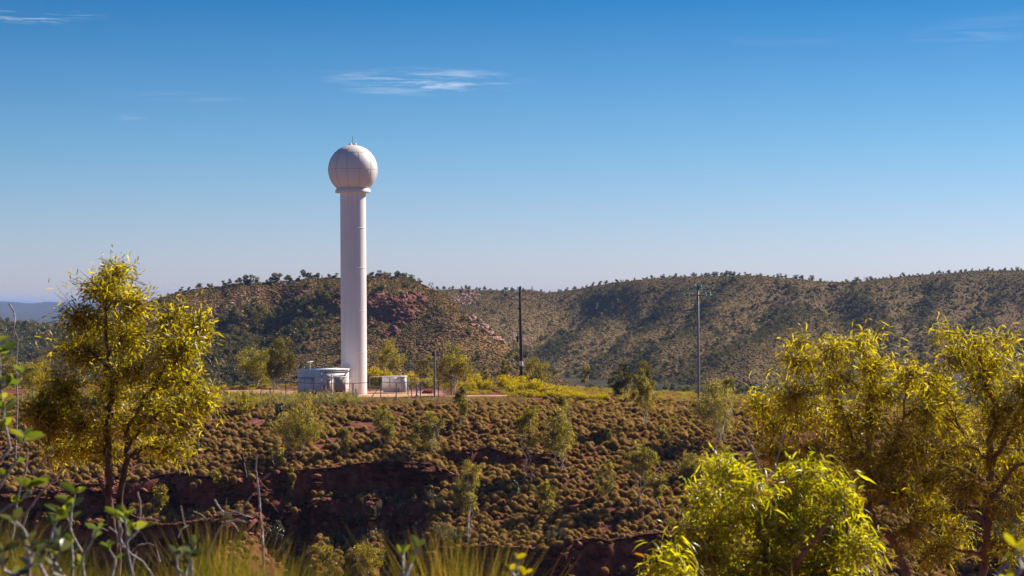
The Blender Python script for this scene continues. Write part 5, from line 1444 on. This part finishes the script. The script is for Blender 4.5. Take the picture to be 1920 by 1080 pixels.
stick('thin curved grey twig lying over the grass right of the big left tree', 9,
      [[(290, 1085, .007), (268, 1055, .0075), (240, 1030, .007), (216, 1005, .006), (200, 990, .004)], [(250, 1037, .005), (246, 1060, .004), (244, 1085, .004)]])
stick('pale crooked upright dead branch just right of the big tree trunks', 13,
      [[(258, 985, .012), (263, 955, .012), (261, 938, .011), (259, 922, .009)], [(262, 968, .007), (285, 970, .008), (305, 974, .006)], [(168, 988, .007), (190, 990, .008), (204, 995, .006)]])
stick('pair of long dark grey dead branches at the left leaning right', 12,
      [[(38, 990, .012), (50, 960, .012), (75, 925, .011), (100, 900, .008), (125, 875, .005)], [(62, 890, .009), (80, 865, .008), (105, 835, .006)]])
stick('white bent dead stick standing at the left edge behind the leaves', 10,
      [[(24, 1010, .010), (30, 975, .010), (33, 940, .009), (42, 910, .009), (50, 885, .007), (52, 840, .004)]])
stick('thin arched grey twigs above the grass left of the bare pole', 11,
      [[(248, 1035, .006), (262, 1020, .007), (280, 1016, .007), (297, 1020, .006), (312, 1045, .004)], [(338, 1005, .007), (343, 990, .007), (356, 984, .005)], [(336, 950, .004), (340, 975, .004), (344, 990, .005)], [(366, 957, .004), (378, 963, .006), (385, 972, .005)]])
stick('slender brown dead flower spike in the grass left of the bare pole', 10, [[(294, 1085, .004), (294, 1050, .006), (296, 1020, .009), (296, 1008, .004)]], 'bark_red')
stick('grey Y shaped dead sapling in front of the drooping right gum', 16,
      [[(1433, 1000, .016), (1432, 935, .016), (1426, 890, .015), (1415, 855, .014), (1400, 822, .012), (1390, 808, .006)], [(1434, 925, .012), (1452, 880, .012), (1462, 840, .009), (1470, 800, .005)], [(1440, 960, .008), (1450, 935, .006), (1458, 915, .003)]])
stick('thin bare dead stem poking above the horizon at the far left', 18, [[(34, 640, .006), (28, 615, .009), (30, 600, .01), (26, 585, .011), (19, 570, .012)], [(34, 640, .006), (30, 690, .01), (34, 760, .012), (30, 860, .016)]])
stick('dark burnt branching twig on the slope near the bare pole', 60, [[(255, 0, .1), (255, 1, .1)]] and [[(461, 895, .09), (457, 870, .08), (454, 850, .05)], [(456, 868, .04), (450, 860, .02)]], 'dark')

# ------------------------------------------------------------------ broad leaved plants close by
def broad_leaves(P, Dv, L, W, r, t):
    """oval leaves with a middle fold"""
    n = len(P); Dv = unit(Dv); rv = r.normal(size=(n, 3)) * 0.6 + np.array([0, -1, 0.4]); side = unit(np.cross(Dv, rv)); nrm = np.cross(side, Dv)
    st = [(0.0, 0.02), (0.18, 0.62), (0.42, 1.0), (0.7, 0.85), (0.9, 0.4), (1.0, 0.02)]
    V = []
    for (s, ww) in st:
        c = P + Dv * (L * s)[:, None] + np.array([0, 0, -1.0]) * (L * 0.25 * s * s)[:, None]
        e_ = side * (W * ww / 2)[:, None]; up = nrm * (W * ww * 0.13)[:, None]
        V += [c - e_ + up, c, c + e_ + up]
    V = np.stack(V, 1); k = V.shape[1]; b = (np.arange(n) * k)[:, None]; Fc = []
    for i in range(len(st) - 1):
        a = i * 3; c = a + 3
        for q in ([a, a + 1, c + 1], [a, c + 1, c], [a + 1, a + 2, c + 2], [a + 1, c + 2, c + 1]): Fc.append(b + q)
    return V.reshape(-1, 3), np.concatenate(Fc), np.repeat(t, k)
def broad_plant(label, D, stems, seed, leafL=0.1, mat='leaf_broad', nper=9, ratio=0.34, up=0.5):
    r = np.random.default_rng(seed); base = at(stems[0][0][0], stems[0][0][1], D)
    e = empty('broadleaf_shrub', base, label=label, cat='shrub'); m = MB(); parts = []
    for s in stems:
        P = np.array([at(p[0], p[1], D + r.uniform(-.15, .15)) for p in s]); P[:, 1] = D + np.cumsum(r.normal(size=len(P))) * .03
        t = np.linspace(0, len(P) - 1, 12); Q = np.stack([np.interp(t, np.arange(len(P)), P[:, i]) for i in range(3)], -1)
        m.tube(Q - base, np.linspace(0.0075, 0.003, 12), 5)
        tl = 1 - r.uniform(0, 1, nper) ** 1.8 * 0.75; tl[:3] = 1.0
        B = np.stack([np.interp(tl * (len(P) - 1), np.arange(len(P)), P[:, i]) for i in range(3)], -1)
        ax = unit(P[-1] - P[0]); az = np.arange(nper) * 2.4 + r.uniform(0, 6)
        dv = np.stack([np.cos(az), 0.7 * np.sin(az), r.uniform(0.1, 0.7, nper)], -1) + ax * up
        L = leafL * r.uniform(0.6, 1.15, nper)
        parts.append(broad_leaves(B - base, dv, L, L * ratio * r.uniform(.8, 1.2, nper), r, np.clip(r.uniform(0.1, 1, nper), 0, 1)))
    m.build('stem', M['bark_grey'], e, smooth=True)
    o = leaf_obj('leaves', parts, M[mat], e)
    return e
broad_plant('broad leaved green shrub reaching in at the left edge', 8.5, [[(-30, 900), (5, 850), (15, 790), (10, 700), (5, 640)], [(-20, 960), (10, 900), (30, 860), (45, 820)], [(-30, 800), (-5, 740), (20, 720), (40, 700)], [(-30, 760), (0, 700), (10, 660)],
            [(-30, 980), (10, 950), (40, 935), (52, 910)], [(-20, 860), (10, 800), (25, 760)]], 601, 0.095, nper=11)
broad_plant('upright sprig of broad green leaves over the dark cliff at left', 8.5, [[(146, 1040), (143, 990), (142, 950), (141, 925)], [(146, 1000), (130, 975), (118, 965)]], 602, 0.10, nper=7)
broad_plant('grey green broad leaved sprig in front of the big tree base', 8, [[(240, 1085), (238, 1040), (234, 990), (238, 965)], [(236, 1010), (222, 985), (216, 970)], [(236, 1020), (250, 1000), (262, 985)]], 603, 0.08, nper=8)
broad_plant('grey leaved low plant in the grass at the bottom left corner', 6, [[(40, 1100), (35, 1060), (20, 1010), (15, 980)], [(60, 1100), (70, 1050), (85, 1020)], [(20, 1100), (5, 1070), (-5, 1040)], [(110, 1100), (112, 1060), (120, 1030)], [(0, 1100), (40, 1070), (55, 1040)]], 604, 0.065, 'leaf_grey', 9, 0.34)
broad_plant('mixed green plant between the sprig and the big tree base', 7.5, [[(110, 1090), (108, 1030), (104, 990), (112, 975)], [(170, 1090), (166, 1040), (172, 1000)], [(200, 1100), (204, 1060), (198, 1030)], [(130, 1100), (132, 1050), (125, 1020)]], 605, 0.065, 'leaf_broad', 8)
broad_plant('broad leaved sprig in the grass left of the bare pole', 7, [[(352, 1110), (350, 1070), (348, 1035)], [(345, 1100), (335, 1060), (330, 1040)], [(356, 1100), (365, 1070), (362, 1040)]], 606, 0.06, 'leaf_grey', 7)
broad_plant('blurred pale sprig with long leaves at the bottom centre', 6, [[(758, 1120), (757, 1070), (760, 1030)], [(757, 1090), (768, 1065), (778, 1040)]], 607, 0.06, 'leaf_broad', 5, 0.3, 1.0)
broad_plant('small yellow leaved sprig at the bottom right of the golden grass', 7, [[(972, 1120), (970, 1080), (968, 1055)], [(970, 1090), (985, 1068)], [(970, 1090), (955, 1062)]], 608, 0.042, 'leaf_near', 5, 0.45)
broad_plant('blurred yellow green leaves in the bottom right corner', 4.5, [[(1890, 1150), (1888, 1090), (1885, 1050)], [(1888, 1110), (1905, 1060), (1912, 1030)], [(1886, 1120), (1870, 1080)]], 609, 0.05, 'leaf_bright', 4, 0.36, 0.8)

# ------------------------------------------------------------------ grass on the near knoll
def blades(C, n_per, hgt, r, spread=0.12, lean=0.18, wid=0.006, tb=0.0):
    n = len(C) * n_per
    B = np.repeat(C, n_per, 0) + np.stack([r.normal(size=n) * spread, r.normal(size=n) * spread, np.full(n, -0.03)], -1)
    H = np.repeat(hgt, n_per) * r.uniform(0.45, 1.15, n)
    ln = np.stack([r.normal(size=n) * lean, r.normal(size=n) * lean, np.zeros(n)], -1) * H[:, None]
    mid = B + ln * 0.35 + np.array([0, 0, 1]) * (H * 0.55)[:, None]; tip = B + ln * 1.1 + np.array([0, 0, 1]) * H[:, None]
    sd = unit(np.stack([r.normal(size=n) + 1.2, r.normal(size=n) * .6, np.zeros(n)], -1)) * wid
    V = np.stack([B - sd, B + sd, mid - sd * .8, mid + sd * .8, tip], 1).reshape(-1, 3); b = (np.arange(n) * 5)[:, None]
    Fc = np.concatenate([b + [0, 1, 3], b + [0, 3, 2], b + [2, 3, 4]])
    t = np.clip(r.uniform(0, 0.9, n) + tb, 0, 1)
    T = np.stack([t * .6, t * .6, t, t, np.clip(t + .2, 0, 1)], 1).ravel()
    return V, Fc, T
rg = np.random.default_rng(9)
C = []; Hh = []
def topline(x):  # row the grass tips reach
    return ip(x, [(-100, 960), (0, 975), (60, 1000), (120, 1020), (200, 1030), (260, 1045), (300, 1075), (350, 1060), (390, 1015), (430, 1015), (470, 1040), (560, 1060), (640, 1085), (700, 1120), (1000, 1140), (3000, 1150)])
for _ in range(3400):
    D = rg.uniform(5.5, 10.5); x = rg.uniform(-500, 1000) if rg.uniform() < .9 else rg.uniform(1000, 2200)
    X = (x - 960) / F * D; Z = gz(X, D); ht = (HZ - topline(x)) / F * D - Z
    ht *= 0.45 + 0.75 * vn(np.array(X * 3.0), np.array(D * 1.2), 400)
    if ht < 0.08 or vn(np.array(X * 2.2), np.array(D * 1.4), 401) < 0.3: continue
    C.append((X, D, Z)); Hh.append(min(ht, 0.75))
V, Fc, T = blades(np.array(C), 14, np.array(Hh), rg, 0.07, 0.2, 0.0022)
mobj('grass', mesh_from('grass', V, [(Fc, 0)], [M['grass']], {'tint': T}), kind='stuff')
def tuft(label, D, x, ytop, wpx, n, seed, tb=0.1, lean=0.22):
    r = np.random.default_rng(seed); X = (x - 960) / F * D; Z = gz(X, D); ht = (HZ - ytop) / F * D - Z
    V, Fc, T = blades(np.zeros((1, 3)), n, np.array([ht * .95]), r, wpx / F * D / 4, lean, 0.0024, tb)
    o = mobj('grass_tuft', mesh_from('grass_tuft', V, [(Fc, 0)], [M['grass']], {'tint': T}), label=label, cat='grass tuft'); o.location = (X, D, Z)
tuft('tall golden grass tuft at the bottom centre right of the pale sprig', 7.5, 862, 985, 150, 900, 701, .2, 0.2)
tuft('pale straw grass tuft rising between the forked branches and the big tree', 8.5, 398, 965, 90, 450, 702, .15, 0.16)
tuft('green gold grass tuft around the base of the bare pole', 8, 480, 1010, 150, 600, 703, .1, 0.18)

# ------------------------------------------------------------------ clouds: thin sheets of ice cloud six kilometres up
def cloud(label, x0, x1, y0, y1, seed, dens, stretch=5.0):
    alt = 6000.0
    Dn = alt * F / (HZ - y1); Df = alt * F / (HZ - y0)
    nx, ny = 40, 16; V = []
    Xa = (x0 - 960) / F * (Dn + Df) / 2; Xb = (x1 - 960) / F * (Dn + Df) / 2; cx = (Xa + Xb) / 2; cy = (Dn + Df) / 2
    for j in range(ny):
        for i in range(nx):
            u = i / (nx - 1); v = j / (ny - 1)
            V.append((Xa + (Xb - Xa) * u - cx, Dn + (Df - Dn) * v - cy, 60 * float(fbm(np.array(u * 6), np.array(v * 6), seed, 3))))
    Fq = [[j * nx + i, j * nx + i + 1, (j + 1) * nx + i + 1, (j + 1) * nx + i] for j in range(ny - 1) for i in range(nx - 1)]
    m_ = bpy.data.materials.new('thin_cloud'); m_.use_nodes = True; t = m_.node_tree; t.nodes.clear()
    out = t.nodes.new("ShaderNodeOutputMaterial"); tp = t.nodes.new("ShaderNodeBsdfTransparent"); tl = t.nodes.new("ShaderNodeBsdfTranslucent")
    tl.inputs[0].default_value = (0.95, 0.93, 0.97, 1)
    tcn = t.nodes.new("ShaderNodeTexCoord"); mp = t.nodes.new("ShaderNodeMapping"); t.links.new(tcn.outputs['Object'], mp.inputs[0])
    mp.inputs['Scale'].default_value = (1 / 2600 / stretch * 3, 1 / 2600, 0); mp.inputs['Location'].default_value = (seed * 1.7, seed * 3.1, 0); mp.inputs['Rotation'].default_value = (0, 0, R(12))
    n1 = t.nodes.new("ShaderNodeTexNoise"); n1.inputs['Scale'].default_value = 1.6; n1.inputs['Detail'].default_value = 14; n1.inputs['Roughness'].default_value = 0.7; n1.inputs['Distortion'].default_value = 0.25
    t.links.new(mp.outputs[0], n1.inputs['Vector'])
    mr_ = t.nodes.new("ShaderNodeMapRange"); mr_.inputs['From Min'].default_value = 0.46; mr_.inputs['From Max'].default_value = 0.80; t.links.new(n1.outputs['Fac'], mr_.inputs['Value'])
    # fade out towards the ragged edge of the cloud
    mg = t.nodes.new("ShaderNodeMapping"); t.links.new(tcn.outputs['Object'], mg.inputs[0]); mg.inputs['Scale'].default_value = (2 / (Xb - Xa), 2 / (Df - Dn), 0)
    gr = t.nodes.new("ShaderNodeTexGradient"); gr.gradient_type = 'SPHERICAL'; t.links.new(mg.outputs[0], gr.inputs[0])
    mu = t.nodes.new("ShaderNodeMath"); mu.operation = 'MULTIPLY'; t.links.new(mr_.outputs[0], mu.inputs[0]); t.links.new(gr.outputs['Fac'], mu.inputs[1])
    m2 = t.nodes.new("ShaderNodeMath"); m2.operation = 'MULTIPLY'; m2.use_clamp = True; m2.inputs[1].default_value = dens; t.links.new(mu.outputs[0], m2.inputs[0])
    ms = t.nodes.new("ShaderNodeMixShader"); t.links.new(m2.outputs[0], ms.inputs[0]); t.links.new(tp.outputs[0], ms.inputs[1]); t.links.new(tl.outputs[0], ms.inputs[2]); t.links.new(ms.outputs[0], out.inputs[0])
    o = mobj('cloud', mesh_from('cloud', np.array(V), [(np.array(Fq), 0)], [m_]), label=label, cat='cloud'); o.location = (cx, cy, alt)
cloud('long thin white wisp of cloud high above and right of the radar ball', 590, 1010, 124, 182, 3, 0.95)
cloud('very faint streak of cloud left of the radar ball', 190, 480, 168, 194, 5, 0.12)
cloud('small faint wisp of cloud below the faint left streak', 205, 280, 214, 228, 9, 0.12)
cloud('thin wispy cloud in the upper left corner', -60, 210, 14, 48, 13, 1.2)
cloud('faint veil of cloud in the upper right corner', 1690, 2000, 5, 110, 17, 0.12)
cloud('barely visible cloud streaks left of the upper right veil', 1330, 1700, 58, 90, 21, 0.07)
cloud('barely visible short streak left above the main wisp', 585, 720, 124, 140, 25, 0.1)

# ------------------------------------------------------------------ air
HAZE = 5e-5
def haze_box():
    m_ = bpy.data.materials.new('haze_air'); m_.use_nodes = True; t = m_.node_tree; t.nodes.clear()
    out = t.nodes.new("ShaderNodeOutputMaterial"); pv = t.nodes.new("ShaderNodeVolumePrincipled")
    pv.inputs['Color'].default_value = (0.38, 0.55, 1.0, 1); pv.inputs['Density'].default_value = HAZE; pv.inputs['Anisotropy'].default_value = 0.1
    t.links.new(pv.outputs[0], out.inputs['Volume'])
    b = MB().box((0, 24000, -47), (140000, 90000, 206))
    b.build('haze', m_, None, kind='stuff')
if HAZE: haze_box()
